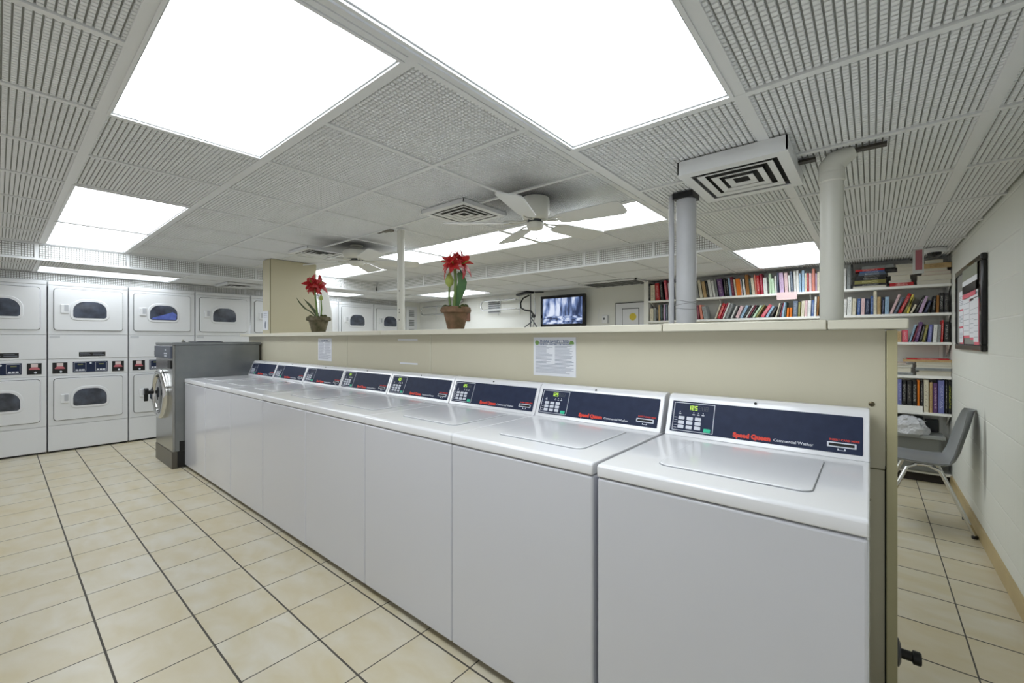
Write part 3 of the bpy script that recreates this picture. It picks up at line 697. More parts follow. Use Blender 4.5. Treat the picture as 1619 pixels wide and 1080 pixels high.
MB().lathe([(.03, 0), (.03, .001), (.02, .0012), (.02, .002)], 24, M=Matrix.Translation((0, -.006, -.04)) @ MX @ Matrix.Diagonal((.7, 1.4, 1, 1))).obj('oval_emblem', INK, t)
tag(MB().prism([(-.035, 0, 0), (.03, 0, 0), (.055, 0, .17), (.035, .01, .22), (0, .004, .10), (-.03, 0, .06)], (0, -.003, 0)).obj('plastic_bag', mat('thin_white_plastic', 'E6E8EA', .3, alpha=.75), None, (-5.62, 1.93, 1.359), bevel=.0008), 'crumpled white plastic wrapper standing on the left end of the half wall', 'wrapper')
t = thing('ironing_board', 'white padded board leaning on the back of the beige column', 'ironing board', (-5.2, 2.62, 1.22))
MB().prism([(.0, -.06, 0), (.0, .11, 0), (.0, .10, .40), (.0, .05, .66), (.0, -.02, .70), (.0, -.07, .60)], (.02, 0, 0)).obj('padded_cover', mat('board_cover', 'E2E3E0', .7), t, bevel=.006)
MB().box(-.012, 0, -.02, .02, -1.22, .5).obj('leg', CHROME, t)

# ---------------------------------------------------------------- amaryllis pots
TERRA = mat('mossy_terracotta', '8C6A52', .8, noise=(18, '55482F', .9), bump=(60, .5, .004))
TERRA2 = mat('grey_mossy_clay', '7A705A', .8, noise=(20, '3F3F24', .9), bump=(60, .5, .004))
MOSS = mat('moss', '46501F', .9, noise=(50, '2E3312', .9), bump=(120, .8, .006))
STEM = mat('stem_green', '5D7A3A', .5, noise=(20, '7B9450', .6)); LEAF = mat('leaf_green', '44702F', .4, noise=(20, '2F5A30', .8)); DLEAF = mat('dark_leaf', '3E4A2A', .5)
BUD = mat('bud_green', '9DAA55', .5); PETR = mat('petal_red', 'C01F22', .45, noise=(30, '8F1018', .7)); PETP = mat('petal_coral', 'D2403C', .45, noise=(25, 'B81E28', .8))
def leaf_mb(path, width, fold=.25):
    m = MB(); P = [Vector(p) for p in path]; n = len(P); vs = []
    for i, p in enumerate(P):
        t_ = i/(n-1); wd = width*(math.sin(PI*min(1, .12+t_*.88)) ** .7)+.0006
        vs += [(p.x-wd, p.y, p.z+wd*fold), (p.x, p.y+.0012, p.z), (p.x+wd, p.y, p.z+wd*fold), (p.x, p.y-.0012, p.z)]
    fs = []
    for i in range(n-1):
        a, b = 4*i, 4*i+4
        for k in range(4): fs.append((a+k, a+(k+1) % 4, b+(k+1) % 4, b+k))
    fs += [(3, 2, 1, 0), (4*n-4, 4*n-3, 4*n-2, 4*n-1)]
    return m.add(vs, fs)
def petal(m, M, L, Wd, curl):
    n = 7; vs = []; fs = []
    for i in range(n):
        s = i/(n-1); w = Wd*math.sin(PI*(.08+.9*s))**.8; x = L*s; z = .35*L*s-curl*L*s*s*1.2
        vs += [(x, -w, z+.003), (x, 0, z-.002), (x, w, z+.003), (x, w*.98, z+.0045), (x, 0, z-.0005), (x, -w*.98, z+.0045)]
    for i in range(n-1):
        for k in range(6): a = 6*i; fs.append((a+k, a+(k+1) % 6, a+6+(k+1) % 6, a+6+k))
    fs += [(5, 4, 3, 2, 1, 0), tuple(6*(n-1)+k for k in range(6))]
    m.add(vs, fs, 0, M)
def flower(c, direction, size, curl):
    m = MB(); d = Vector(direction).normalized(); q = d.to_track_quat('Z', 'Y').to_matrix().to_4x4()
    for k in range(6):
        M = Matrix.Translation(c) @ q @ Matrix.Rotation(2*PI*k/6+.3, 4, 'Z') @ Matrix.Rotation(math.radians(-38 if k % 2 else -28), 4, 'Y')
        petal(m, M, size*(1 if k % 2 else .9), size*.25, curl)
    return m
def plant(label, x, y, z, rot, spec):
    t = thing('potted_amaryllis', label, 'potted flower', (x, y, z), rot)
    s = spec['pot']
    MB().lathe([(.052*s, 0), (.058*s, .01), (.07*s, .06), (.08*s, .10), (.082*s, .108), (.1*s, .112), (.104*s, .125), (.098*s, .146), (.088*s, .15), (.08*s, .14), (.03*s, .135)], 30).obj('pot', spec['clay'], t, smooth=50)
    mm = MB(); rnd = random.Random(3)
    for k in range(16):
        a = 2*PI*k/16; r = .078*s*rnd.uniform(.5, 1.15); mm.lathe([(.001, -.012), (.018, -.004), (.02, .006), (.012, .014), (.002, .018)], 8, M=Matrix.Translation((r*math.cos(a), r*math.sin(a), .142+rnd.uniform(-.02, .01))))
    mm.obj('moss', MOSS, t, smooth=80)['kind'] = 'stuff'
    for p, r in spec['stems']: MB().tube(p, r, 10).obj('stem', STEM, t, smooth=60)
    for p, wdt, mt in spec['leaves']: leaf_mb(p, wdt).obj('leaf', mt, t, smooth=60)
    for c, d, sz, cu, mt in spec['flowers']:
        fl = flower(c, d, sz, cu).obj('flower', mt, t, smooth=70)
        st = MB(); 
        for k in range(4): st.tube([Vector(c), Vector(c)+Vector(d).normalized()*sz*.6+Vector((0, .006*(k-1.5), .006*k))], .0012, 5)
        st.obj('stamen', BUD, fl)
    for c, sz in spec['buds']: MB().lathe([(.002, 0), (sz*.32, sz*.3), (sz*.36, sz*.6), (sz*.2, sz*.95), (.001, sz*1.3)], 12, M=Matrix.Translation(c)).obj('bud', BUD, t, smooth=60)
    return t
plant('farther red amaryllis in a small mossy clay pot beside the beige column', -4.04, 1.985, 1.36, math.radians(40), dict(pot=1.08, clay=TERRA2,
 stems=[([(-.012, 0, .14), (-.02, 0, .25), (-.03, 0, .33), (-.035, 0, .41)], [.011, .009, .008, .009]), ([(.022, 0, .14), (.028, 0, .22), (.024, 0, .305)], [.008, .007, .006])],
 leaves=[([(-.02, 0, .14), (-.07, 0, .19), (-.13, 0, .225), (-.18, 0, .28), (-.215, 0, .335)], .011, DLEAF), ([(-.02, .01, .15), (-.05, .01, .21), (-.10, .01, .27), (-.15, .01, .325)], .016, DLEAF)],
 flowers=[((-.055, -.01, .44), (-.7, -.6, .1), .09, .5, PETR), ((-.04, -.03, .45), (-.15, -.8, .5), .10, .4, PETR), ((.0, -.01, .45), (.8, -.5, .25), .095, .8, PETR), ((-.03, .0, .43), (.2, -.7, -.5), .085, .5, PETR)],
 buds=[((.024, 0, .30), .05)]))
plant('nearer red amaryllis in a terracotta pot on the middle of the half wall', -2.135, 1.99, 1.36, math.radians(40), dict(pot=1.0, clay=TERRA,
 stems=[([(-.012, 0, .14), (-.004, 0, .25), (.0, 0, .33), (-.006, 0, .405)], [.012, .0105, .0095, .011]), ([(-.035, 0, .14), (-.045, 0, .22), (-.042, 0, .285)], [.009, .0075, .0065])],
 leaves=[([(.0, .0, .14), (.012, .0, .20), (.035, .0, .26), (.045, .0, .31), (.03, .0, .37), (.02, .0, .385)], .032, LEAF), ([(.03, .01, .2), (.048, .01, .29), (.04, .01, .37), (.028, .01, .41)], .011, mat('leaf_blue_green', '4E6B5E', .4))],
 flowers=[((-.03, -.01, .425), (-.9, -.3, .35), .105, .7, PETP), ((.03, -.01, .43), (.9, -.3, .3), .105, .75, PETR), ((-.015, -.02, .435), (-.35, -.3, .9), .095, .25, PETP), ((.03, .0, .435), (.5, .1, .9), .10, .25, PETP), ((-.01, -.03, .43), (-.1, -.9, .15), .075, .5, PETP)],
 buds=[((-.042, 0, .28), .085)]))

# ---------------------------------------------------------------- bookshelves
SF, SB = 5.42, YW1
SHELF = {'top': 1.79, 'second': 1.532, 'third': 1.267, 'fourth': .962, 'fifth': .632, 'bottom': .10}
t = thing('bookshelf', 'white wall shelving full of books across the right end of the back wall', 'bookshelf', (-.84, SF, 0))
MB().box(-1.42, -1.36, 0, .22, 0, 2.05).obj('side_panel', SHELFW, t, bevel=.002)
for k, z in SHELF.items():
    x0 = -1.33 if k in ('top', 'second') else .0
    MB().box(-1.358 if k in ('top', 'second') else .85, 1.378, 0, .22, z-.024, z).obj('shelf', SHELFW, t, bevel=.002)
for x in (-1.33, -.52, 1.365 ,.35):
    for z in (SHELF['top'], SHELF['second']) if x < 1.3 else list(SHELF.values())[:5]:
        MB().prism([(x-.004, .215, z-.024), (x-.004, .02, z-.025), (x-.004, .215, z-.13)], (.008, 0, 0)).obj('bracket', SHELFW, t)
for x in (-.42, .45, 1.33): MB().box(x-.012, x+.012, .215, .228, .1, 2.04).obj('wall_rail', SHELFW, t)
BOOKC = dict(cream=('D9D2BC', '8A7A60'), white=('E3E3DF', '8E9196'), black=('17171A', 'C9C9C4'), red=('B8242A', 'F0D9D0'), pink=('D8586A', 'F2E6E6'), grey=('8E9292', '4A4C4C'), tan=('BFA274', '6A5432'),
 purple=('5E3F6E', 'E3C9D8'), blue=('3E5E96', 'D5DCE8'), orange=('E07A1E', 'C9641A'), maroon=('6E2437', 'C98A96'), brown=('9A6A35', '5A3A1A'), green=('C9E3C4', '7FA07A'), teal=('2F4A4C', 'A8B8B4'),
 lilac=('C3A9C9', '8A6E92'), navy=('232B46', 'A9B3CC'), salmon=('D98672', 'A84A3E'), olive=('7E7A42', 'D9D29A'), lightblue=('9DBAD2', '4A6A8C'), crimson=('A3213C', 'E3A9B3'), palepink=('DDBFC1', 'A9888C'),
 yellow=('DCC95A', '8A7A2A'), neon=('17171A', 'D2DB3C'), dark=('2B2A2C', 'A9A59A'), slate=('5A6678', 'C3CBD6'), periwinkle=('6F74AE', 'C9CCE6'))
NICE = dict(neon='black and yellow', lightblue='light blue', palepink='pale pink')
used = {}
def book_mesh(w, h, d, c):
    """origin at bottom centre of the spine; x width, y depth (towards wall), z height"""
    m = MB(); t_ = min(.003, w*.18)
    # spine slightly rounded
    m.prism([(-w/2, .004, 0), (-w/2+t_, 0, 0), (w/2-t_, 0, 0), (w/2, .004, 0)][::-1], (0, 0, h))
    m.box(-w/2, -w/2+t_, .004, d, 0, h); m.box(w/2-t_, w/2, .004, d, 0, h)
    m.box(-w/2+t_, w/2-t_, .004, d-.004, .003, h-.004, 1)
    return m.mesh('book', [book_mat(*BOOKC[c]), PAGE])
SHN = {'top': 'top shelf', 'second': 'second shelf', 'third': 'third shelf', 'fourth': 'fourth shelf', 'fifth': 'fifth shelf'}
def nice(c): return NICE.get(c, c)
ORD = ['first', 'second', 'third', 'fourth', 'fifth', 'sixth', 'seventh', 'eighth', 'ninth', 'tenth', 'eleventh', 'twelfth']
def uniq(lab, alts):
    for l in [lab]+alts:
        if l not in used and len(l.split()) <= 16: used[l] = 1; return l
    return alts[-1]
def row(shelf, where, books, zoff=0, Yf=SF+.012):
    z = SHELF[shelf]+zoff+.0005
    def base_y(px): t_ = Yf/ray(px, 500)[1]; return CY-(z-H)/t_*FPX
    books = [list(q) for q in books]
    for i, q in enumerate(books):       # a leaning book stops where it meets its neighbour
        q[1] = max(q[1], q[0]+1.2)
        if i < len(books)-1: q[1] = min(q[1], books[i+1][0]-.1)
        h = base_y(q[0])-q[2]
        if q[3] > 0 and i < len(books)-1:
            n_ = books[i+1]; hn = base_y(n_[0])-n_[2]
            q[3] = min(q[3], max(0, n_[0]-q[1]+n_[3]*min(1, h/hn)*.98))
        if q[3] < 0 and i > 0:
            n_ = books[i-1]; hn = base_y(n_[0])-n_[2]
            q[3] = max(q[3], min(0, n_[1]-q[0]+n_[3]*min(1, h/hn)*.98))
    for i, (a, b, top, lean, c) in enumerate(books):
        x0, _ = atY(a, 500, Yf); x1, _ = atY(b, 500, Yf)
        _, zt = atY((a+b)/2+lean*.5, top, Yf)
        dxl = 0
        if lean:
            xt, _ = atY(b+lean, 500, Yf); dxl = xt-x1
        hh = max(.08, zt-z); ang = math.atan2(dxl, hh); w = max(.008, (x1-x0)*math.cos(ang)*(.97 if abs(ang) < .2 else .88)); L = hh/math.cos(ang)-abs(math.sin(ang))*w*.5
        L = max(.07, L)
        o = bpy.data.objects.new('book', book_mesh(w, L, .135+.02*((i*7) % 3)/2, c)); COL.objects.link(o)
        R = Matrix.Rotation(ang, 4, 'Y')
        # rest on the lower corner
        corner = Vector((w/2 if ang > 0 else -w/2, 0, 0)); piv = Vector((x1 if ang > 0 else x0, Yf, z))
        if ang == 0: piv = Vector(((x0+x1)/2, Yf, z)); corner = Vector((0, 0, 0))
        o.matrix_world = Matrix.Translation(piv) @ R @ Matrix.Translation(-corner)
        how = 'leaning' if abs(ang) > .3 else 'upright'
        L_ = nice(books[i-1][4]) if i else None; R_ = nice(books[i+1][4]) if i < len(books)-1 else None
        if L_ and R_: nb = 'between %s and %s' % (L_, R_)
        elif R_: nb = 'at the left end'
        else: nb = 'at the right end'
        base = '%s %s book %s, %s' % (how, nice(c), where, nb)
        k = i if i < len(books)/2 else len(books)-1-i; sd = 'left' if i < len(books)/2 else 'right'
        alt = '%s book %s, %s from the %s' % (nice(c), where, ORD[min(k, 11)], sd)
        alt2 = '%s book %s, just right of the %s one' % (nice(c), where, L_)
        od = ORD[k] if k < 12 else 'number %d' % (k+1)
        tag(o, uniq(base, [alt if k < 12 else alt2, alt2, '%s book %s, %s from the %s end of its run' % (nice(c), where, od, sd)]), 'book', 'books on the '+SHN[shelf])
def pile(shelf, where, books, Yf=SF+.012, zoff=0):
    """lying books, listed from the bottom up: px left, px right, y bottom, y top, colour, edge shown"""
    z = SHELF[shelf]+zoff+.0005; n = len(books)
    for i, (a, b, yb, yt, c) in enumerate(books):
        x0, zb = atY(a, yb, Yf); x1, _ = atY(b, yb, Yf); _, z1 = atY((a+b)/2, yt, Yf); _, z0 = atY((a+b)/2, yb, Yf)
        th = max(.006, abs(z1-z0)); w = x1-x0
        m = MB(); cv = .0022
        m.box(0, w, 0, .15, 0, cv); m.box(0, w, 0, .15, th-cv, th)
        spine = c in ('black', 'dark', 'red', 'blue', 'olive', 'grey', 'tan', 'slate', 'navy')
        m.box(.002, w-.002, .0 if spine else .010, .146, cv, th-cv, 0 if spine else 1)
        o = bpy.data.objects.new('book', m.mesh('book', [book_mat(*BOOKC[c]), PAGE])); COL.objects.link(o); o.location = (x0, Yf, z)
        z += th+.0006
        pos = 'at the bottom' if i == 0 else 'on top' if i == n-1 else ORD[i]+' from the bottom'
        tag(o, uniq('%s book flat in the %s, %s' % (nice(c), where, pos), ['%s book in the %s, above a %s one' % (nice(c), where, nice(books[i-1][4]))]), 'book', 'books lying on the '+SHN[shelf])
def Z1(x): return 1010+x/9.82
def Z2(x): return 1150+x/9.82
def Z3(x): return 1310+x/9.0
def Z4(x): return 1400+x/9.82
def Z5(x): return 1410+x/6.353
def conv(fn, sc, y0, L): return [(fn(a), fn(b), y0+t_/sc, l/sc, c) for a, b, t_, l, c in L]
row('top', 'on top shelf left of thick pipe', conv(Z1, 9.82, 410, [(145,180,380,0,'black'),(182,250,400,-14,'cream'),(262,325,372,-25,'red'),(340,385,350,-25,'black'),(418,456,325,-38,'pink'),(470,500,372,-28,'palepink'),(510,560,350,-25,'dark'),(570,640,360,-20,'white'),(650,700,340,-20,'navy')]))
row('top', 'on top shelf between pipes', conv(Z1, 9.82, 410, [(862,930,340,-25,'grey'),(948,993,325,-42,'cream'),(1008,1058,345,-40,'tan'),(1068,1092,340,-42,'black'),(1100,1150,320,-42,'white'),(1160,1195,335,-42,'white'),(1203,1235,300,-45,'grey'),(1250,1325,300,-45,'purple'),(1340,1368,290,-35,'dark'),(1374,1402,300,-35,'black'),(1412,1446,290,-38,'lightblue')])
 + conv(Z2, 9.82, 410, [(75,115,272,-42,'maroon'),(122,150,310,-36,'cream'),(152,220,300,-30,'orange'),(222,240,315,-30,'palepink'),(241,254,310,-30,'teal'),(256,286,305,-30,'white'),(294,346,240,-28,'brown'),(350,378,300,-30,'teal'),(385,430,290,-32,'cream'),(436,460,240,-30,'salmon'),(464,515,250,-28,'red'),(520,562,225,-28,'crimson'),(566,626,285,-18,'white'),(628,650,350,-12,'dark'),(652,684,220,-18,'green'),(690,735,300,-18,'green'),(740,770,260,-14,'white'),(775,802,205,-12,'navy'),(815,885,205,-20,'lilac'),(893,945,205,-15,'palepink'),(955,982,245,-15,'white'),(988,1025,185,-20,'slate'),(1036,1072,180,-14,'white'),(1076,1116,170,-12,'white'),(1120,1148,215,-8,'lightblue'),(1158,1202,170,-6,'lightblue'),(1208,1236,215,-6,'cream'),(1239,1266,215,-5,'red'),(1270,1312,215,-5,'palepink'),(1318,1362,145,-5,'salmon'),(1368,1392,215,-3,'lilac'),(1395,1450,195,-3,'cream')]))
row('top', 'on top shelf right of cream pipe', conv(Z3, 9., 390, [(165,192,340,0,'lightblue'),(200,250,315,4,'white'),(262,314,262,6,'grey'),(316,338,252,4,'black')]))
pile('top', 'left pile on the top shelf', [(Z3(a),Z3(b),390+y0/9,390+y1/9,c) for a,b,y0,y1,c in [(345,825,590,560,'white'),(370,830,558,530,'black'),(365,820,530,480,'olive'),(385,815,478,440,'black'),(400,840,438,408,'dark'),(425,820,405,370,'slate'),(440,800,368,345,'blue'),(380,800,345,318,'red'),(470,930,315,275,'grey')]])
pile('top', 'middle pile on the top shelf', [(Z4(a),Z4(b),390+y0/9.82,390+y1/9.82,c) for a,b,y0,y1,c in [(60,440,592,540,'red'),(50,400,530,495,'white'),(80,390,490,412,'cream'),(30,450,415,362,'white'),(180,470,345,275,'cream'),(155,470,272,228,'white')]])
pile('top', 'right pile on the top shelf', [(Z4(a),Z4(b),390+y0/9.82,390+y1/9.82,c) for a,b,y0,y1,c in [(485,1020,575,512,'white'),(490,1030,495,415,'cream'),(560,1020,415,362,'palepink'),(560,965,362,315,'cream'),(575,1028,295,222,'tan'),(610,900,235,180,'cream')]])
row('second', 'on second shelf left of thick pipe', conv(Z1, 9.82, 410, [(172,226,765,0,'cream'),(232,270,755,-4,'grey'),(274,300,745,-4,'black'),(304,328,710,-4,'tan'),(336,358,705,-5,'teal'),(366,386,712,-3,'black'),(388,408,700,-4,'lilac'),(418,446,705,-5,'slate'),(456,492,710,-4,'white'),(500,560,720,-4,'dark'),(570,640,720,-4,'white'),(650,720,720,-4,'blue')]))
row('second', 'on second shelf right of thick pipe', conv(Z1, 9.82, 410, [(868,902,700,-10,'white'),(910,945,712,-40,'maroon'),(960,1000,708,-55,'salmon'),(1012,1076,730,-60,'grey')]))
row('second', 'on second shelf between pipes', conv(Z1, 9.82, 410, [(1170,1196,700,85,'cream'),(1200,1256,688,95,'red'),(1262,1284,680,100,'crimson'),(1290,1322,680,100,'white'),(1328,1375,690,95,'grey')])
 + conv(Z2, 9.82, 410, [(40,70,725,90,'white'),(76,100,725,88,'dark'),(106,168,725,88,'palepink'),(180,230,720,100,'lightblue'),(236,266,718,115,'black'),(272,296,718,118,'white'),(300,332,715,120,'maroon'),(338,366,715,118,'black'),(372,414,720,130,'green'),(420,456,712,135,'olive'),(490,560,710,150,'pink'),(575,626,732,130,'lightblue'),(640,690,735,100,'black'),(738,762,680,66,'cream'),(766,802,680,62,'dark'),(806,830,678,55,'maroon'),(836,872,672,55,'lightblue'),(878,910,665,38,'teal'),(916,948,750,10,'orange'),(962,998,750,8,'orange'),(1008,1086,645,12,'slate'),(1090,1128,660,12,'olive'),(1138,1192,645,16,'cream'),(1195,1232,640,14,'palepink'),(1236,1292,638,12,'white'),(1298,1338,635,14,'blue'),(1340,1376,582,16,'white'),(1384,1412,582,16,'brown'),(1425,1452,760,4,'slate')]))
row('second', 'on second shelf right of cream pipe', conv(Z3, 9., 390, [(160,200,755,8,'purple'),(203,252,750,12,'white'),(260,326,720,8,'white'),(334,386,740,8,'cream'),(403,450,740,8,'blue'),(458,512,735,8,'palepink'),(518,582,740,6,'navy'),(594,636,700,4,'blue'),(640,690,632,0,'cream'),(695,745,715,0,'tan'),(758,796,725,4,'navy'),(800,862,715,6,'lightblue')])
 + conv(Z4, 9.82, 390, [(54,104,745,150,'palepink'),(118,165,790,130,'slate'),(182,246,735,165,'red'),(258,312,790,155,'olive'),(320,362,745,205,'yellow'),(370,415,900,80,'cream'),(430,480,765,160,'black'),(500,566,772,165,'lilac'),(580,640,840,90,'navy'),(715,765,765,30,'black'),(785,830,755,10,'brown'),(833,900,715,8,'black'),(908,975,722,0,'dark')]))
row('third', 'on third shelf', conv(Z5, 6.353, 500, [(52,96,150,0,'tan'),(104,164,140,0,'pink'),(168,188,85,66,'lightblue'),(196,218,95,62,'maroon'),(224,262,58,72,'purple'),(268,298,82,50,'black'),(302,332,85,46,'olive'),(356,396,85,18,'periwinkle'),(410,452,85,12,'white'),(456,488,85,10,'grey'),(492,514,40,10,'red'),(522,568,55,6,'black')]))
pile('fourth', 'left pile on the fourth shelf', [(Z5(a),Z5(b),500+y0/6.353,500+y1/6.353,c) for a,b,y0,y1,c in [(20,215,548,522,'grey'),(20,195,520,465,'white'),(20,210,460,435,'white'),(60,150,425,405,'palepink')]])
pile('fourth', 'right pile on the fourth shelf', [(Z5(a),Z5(b),500+y0/6.353,500+y1/6.353,c) for a,b,y0,y1,c in [(245,600,550,515,'white'),(270,600,515,500,'cream'),(235,600,497,468,'grey'),(245,612,465,435,'white'),(243,606,430,402,'cream'),(115,606,402,380,'tan'),(150,580,378,366,'red')]])
bx0, _ = atY(Z5(20), 640, SF+.005); bx1, _ = atY(Z5(312), 640, SF+.005)
tag(MB().box(bx0, bx1, SF+.008, SF+.17, SHELF['fifth'], SHELF['fifth']+.052).obj('flat_box', SHELFW, bevel=.003), 'flat white box lying under the dark books on the fifth shelf', 'box')
row('fifth', 'standing on the flat white box', conv(Z5, 6.353, 500, [(58,100,632,0,'periwinkle'),(106,146,645,0,'black'),(152,202,650,0,'dark'),(206,254,650,0,'black'),(257,280,643,0,'orange'),(288,314,655,0,'black')]), zoff=.053)
row('fifth', 'on fifth shelf right of white box', conv(Z5, 6.353, 500, [(322,372,640,0,'cream'),(380,410,665,0,'tan'),(415,460,672,0,'purple'),(466,530,645,0,'periwinkle'),(536,560,645,0,'black'),(565,602,650,0,'neon')]))
# label card on the shelf edge
xa, za = atY(1228, 463, SF-.004); xb, zb = atY(1260, 472, SF-.004)
tag(MB().box(xa, xb, SF-.004, SF-.001, zb-.006, za+.002).obj('shelf_label', mat('label_pink', 'E3C9C9', .5)), 'small pink edged card on the front of the top shelf', 'label')
# grey tote on the bottom shelf with bags
bz = SHELF['bottom']
t = thing('storage_tote', 'grey plastic tote on the bottom shelf behind the chair', 'tote', (.27, SF+.05, bz))
m = MB(); m.prism([(-.24, -.10, 0), (.20, -.10, 0), (.20, .10, 0), (-.24, .10, 0)], (0, 0, .325)); m.obj('body', mat('tote_grey', '6E706C', .5), t, bevel=.015)
MB().box(-.26, .225, -.118, .115, .303, .335).obj('rim', mat('tote_rim', '8F9290', .45), t, bevel=.006)
MB().box(-.10, .06, -.128, -.10, .313, .343).obj('handle', mat('tote_rim', '8F9290', .45), t, bevel=.006)
for i, (x0, x1, h) in enumerate(((-.20, -.09, .42), (-.08, .1, .4), (.11, .2, .38))):
    tag(MB().box(.27+x0, .27+x1, SF+.235 if False else SF+.17, SF+.215, bz, bz+h+.07).obj('dark_box', mat('box_with_shelf_shade', '2B2F33', .5), bevel=.003), ['dark grey box standing behind the tote, nearest the half wall', 'wide dark grey box behind the plastic bag', 'dark grey box behind the tote beside the wall'][i], 'box')  # box colour and height also carry the shade under the fifth shelf
bag = MB(); rnd = random.Random(5); nb, mb = 20, 12
vs = []; fs = []
for i in range(mb+1):
    ph = PI/2*i/mb
    for k in range(nb):
        a = 2*PI*k/nb; r = 1+rnd.uniform(-.16, .16); zz = math.sin(ph)**.8*.145*(1+rnd.uniform(-.12, .12)); vs.append((.14*math.cos(a)*math.cos(ph)**.6*r if i < mb else 0, .085*math.sin(a)*math.cos(ph)**.6*r if i < mb else 0, zz))
for i in range(mb):
    for k in range(nb): fs.append((i*nb+k, i*nb+(k+1) % nb, (i+1)*nb+(k+1) % nb, (i+1)*nb+k))
bag.add(vs, fs)
tag(bag.obj('plastic_bag', mat('clear_bag', 'CFD1D6', .25, spec=.8, bump=(50, .8, .02)), None, (.25, SF-.01, bz+.337), smooth=25), 'crumpled clear plastic bag on top of the grey tote', 'plastic bag')
struct(MB().box(-.84, XW1, SF+.03, SF+.05, 0, .075).obj('trim_8', mat('dark_kick', '2A2520', .8)))

# ---------------------------------------------------------------- things on the back wall
t = thing('television', 'wall mounted flat television showing a bluish room', 'television', (-3.56, 5.50, 1.73))
MB().box(-.41, .39, 0, .05, -.24, .235).obj('case', BLACKG, t, bevel=.012, seg=3)
def screen_mat():
    m = bpy.data.materials.new('tv_picture'); m.use_nodes = True; nt = m.node_tree; b = nt.nodes['Principled BSDF']
    tc = nt.nodes.new('ShaderNodeTexCoord'); s = nt.nodes.new('ShaderNodeSeparateXYZ'); nt.links.new(tc.outputs['Generated'], s.inputs[0])
    n = nt.nodes.new('ShaderNodeTexNoise'); n.inputs['Scale'].default_value = 1; n.inputs['Detail'].default_value = 3
    vm = nt.nodes.new('ShaderNodeVectorMath'); vm.operation = 'MULTIPLY'; vm.inputs[1].default_value = (8, 1, 1.0); nt.links.new(tc.outputs['Generated'], vm.inputs[0]); nt.links.new(vm.outputs[0], n.inputs['Vector'])
    n2 = nt.nodes.new('ShaderNodeTexNoise'); n2.inputs['Scale'].default_value = 7; nt.links.new(tc.outputs['Generated'], n2.inputs['Vector'])
    up = nmath(nt, 'GREATER_THAN', s.outputs[2], .3)
    v = nmath(nt, 'ADD', nmath(nt, 'MULTIPLY', up, n.outputs['Fac']), nmath(nt, 'MULTIPLY', nmath(nt, 'SUBTRACT', 1.0, up), n2.outputs['Fac']))
    cr = nt.nodes.new('ShaderNodeValToRGB'); cr.color_ramp.elements[0].position = .38; cr.color_ramp.elements[0].color = lin('223052'); cr.color_ramp.elements[1].position = .6; cr.color_ramp.elements[1].color = lin('D6DFF2')
    e = cr.color_ramp.elements.new(.48); e.color = lin('6E84B4')
    nt.links.new(v, cr.inputs[0]); b.inputs['Base Color'].default_value = (0, 0, 0, 1); b.inputs['Roughness'].default_value = .15
    nt.links.new(cr.outputs[0], b.inputs['Emission Color']); b.inputs['Emission Strength'].default_value = .5
    return m
MB().box(-.36, .34, -.003, .002, -.2, .19).obj('screen', screen_mat(), t)
MB().box(-.08, .08, .05, .145, -.08, .08).obj('wall_bracket', DKGREY, t)
t = thing('framed_picture', 'framed picture of a yellow disc on a white mat beside the bookshelf', 'picture', (-2.52, YW1, 1.61))
MB().box(-.245, .245, -.02, -.002, -.2, .195).obj('frame', BLACKP, t, bevel=.002)
MB().box(-.235, .235, -.022, -.018, -.19, .185).obj('mat_board', PAPER, t)
MB().box(-.14, .11, -.0235, -.021, -.17, .115).obj('inner_frame', DKGREY, t)
MB().box(-.13, .10, -.025, -.022, -.16, .105).obj('print', PAPER, t)
MB().lathe([(.05, 0), (.05, .001)], 32, M=Matrix.Translation((.02, -.0252, -.005)) @ MX).obj('yellow_disc', mat('yellow_ink', 'D9C545', .6), t)
t = thing('wall_phone', 'small white wall device with a thin antenna right of the television', 'phone', (-2.93, YW1, 1.6))
MB().box(-.03, .06, -.05, 0, -.08, .04).obj('body', WHITE2, t, bevel=.01)
MB().lathe([(.016, 0), (.016, .003)], 16, M=Matrix.Translation((.01, -.05, -.01)) @ MX).obj('dial', DKGREY, t)
MB().tube([(-.1, -.02, -.08), (-.085, -.02, .14)], .003, 6).obj('antenna', TRIMW, t)
def rack(label, x0, x1, zt, zb):
    t = thing('wall_rack', label, 'rack', (x0, YW1, 0))
    L = x1-x0; zc = (zt+zb)/2; r = (zt-zb)/2
    pts = [(L, -.16, zt)]+[(r-r*math.sin(a)*1.0 if False else r*(1-math.sin(a)), -.16, zc+r*math.cos(a)) for a in [PI*k/12 for k in range(13)]]+[(L, -.16, zb)]
    MB().tube(pts, .014, 10).obj('loop_rail', mat('shadow_grey_tube', 'C9CBCB', .25, metal=.6), t, smooth=60)  # white tube greyed and half metallic, its soft shadows put into the material
    for x in (.28, L-.05):
        MB().box(x-.009, x+.009, -.012, 0, zb-.09, zt+.05).box(x-.006, x+.006, -.16, -.01, zb-.006, zb+.006).box(x-.006, x+.006, -.16, -.01, zt-.006, zt+.006).obj('bracket', TRIMW, t)
    return t
rack('white looped hanging rack on the back wall left of the television', -5.25, -4.45, 1.955, 1.80)
rack('white looped hanging rack on the back wall, left of the nearer flower', -6.9, -6.1, 1.93, 1.78)
t = thing('wall_louver', 'grey louvred vent behind the white looped rack', 'vent', (-5.08, YW1, 1.87))
MB().box(-.13, .16, -.012, 0, -.12, .11).obj('frame', TRIMW, t)
for k in range(6): MB().box(-.115, .145, -.02, -.008, -.10+.034*k, -.080+.034*k).obj('slat', mat('louvre_grey', '6E7074', .5), t)
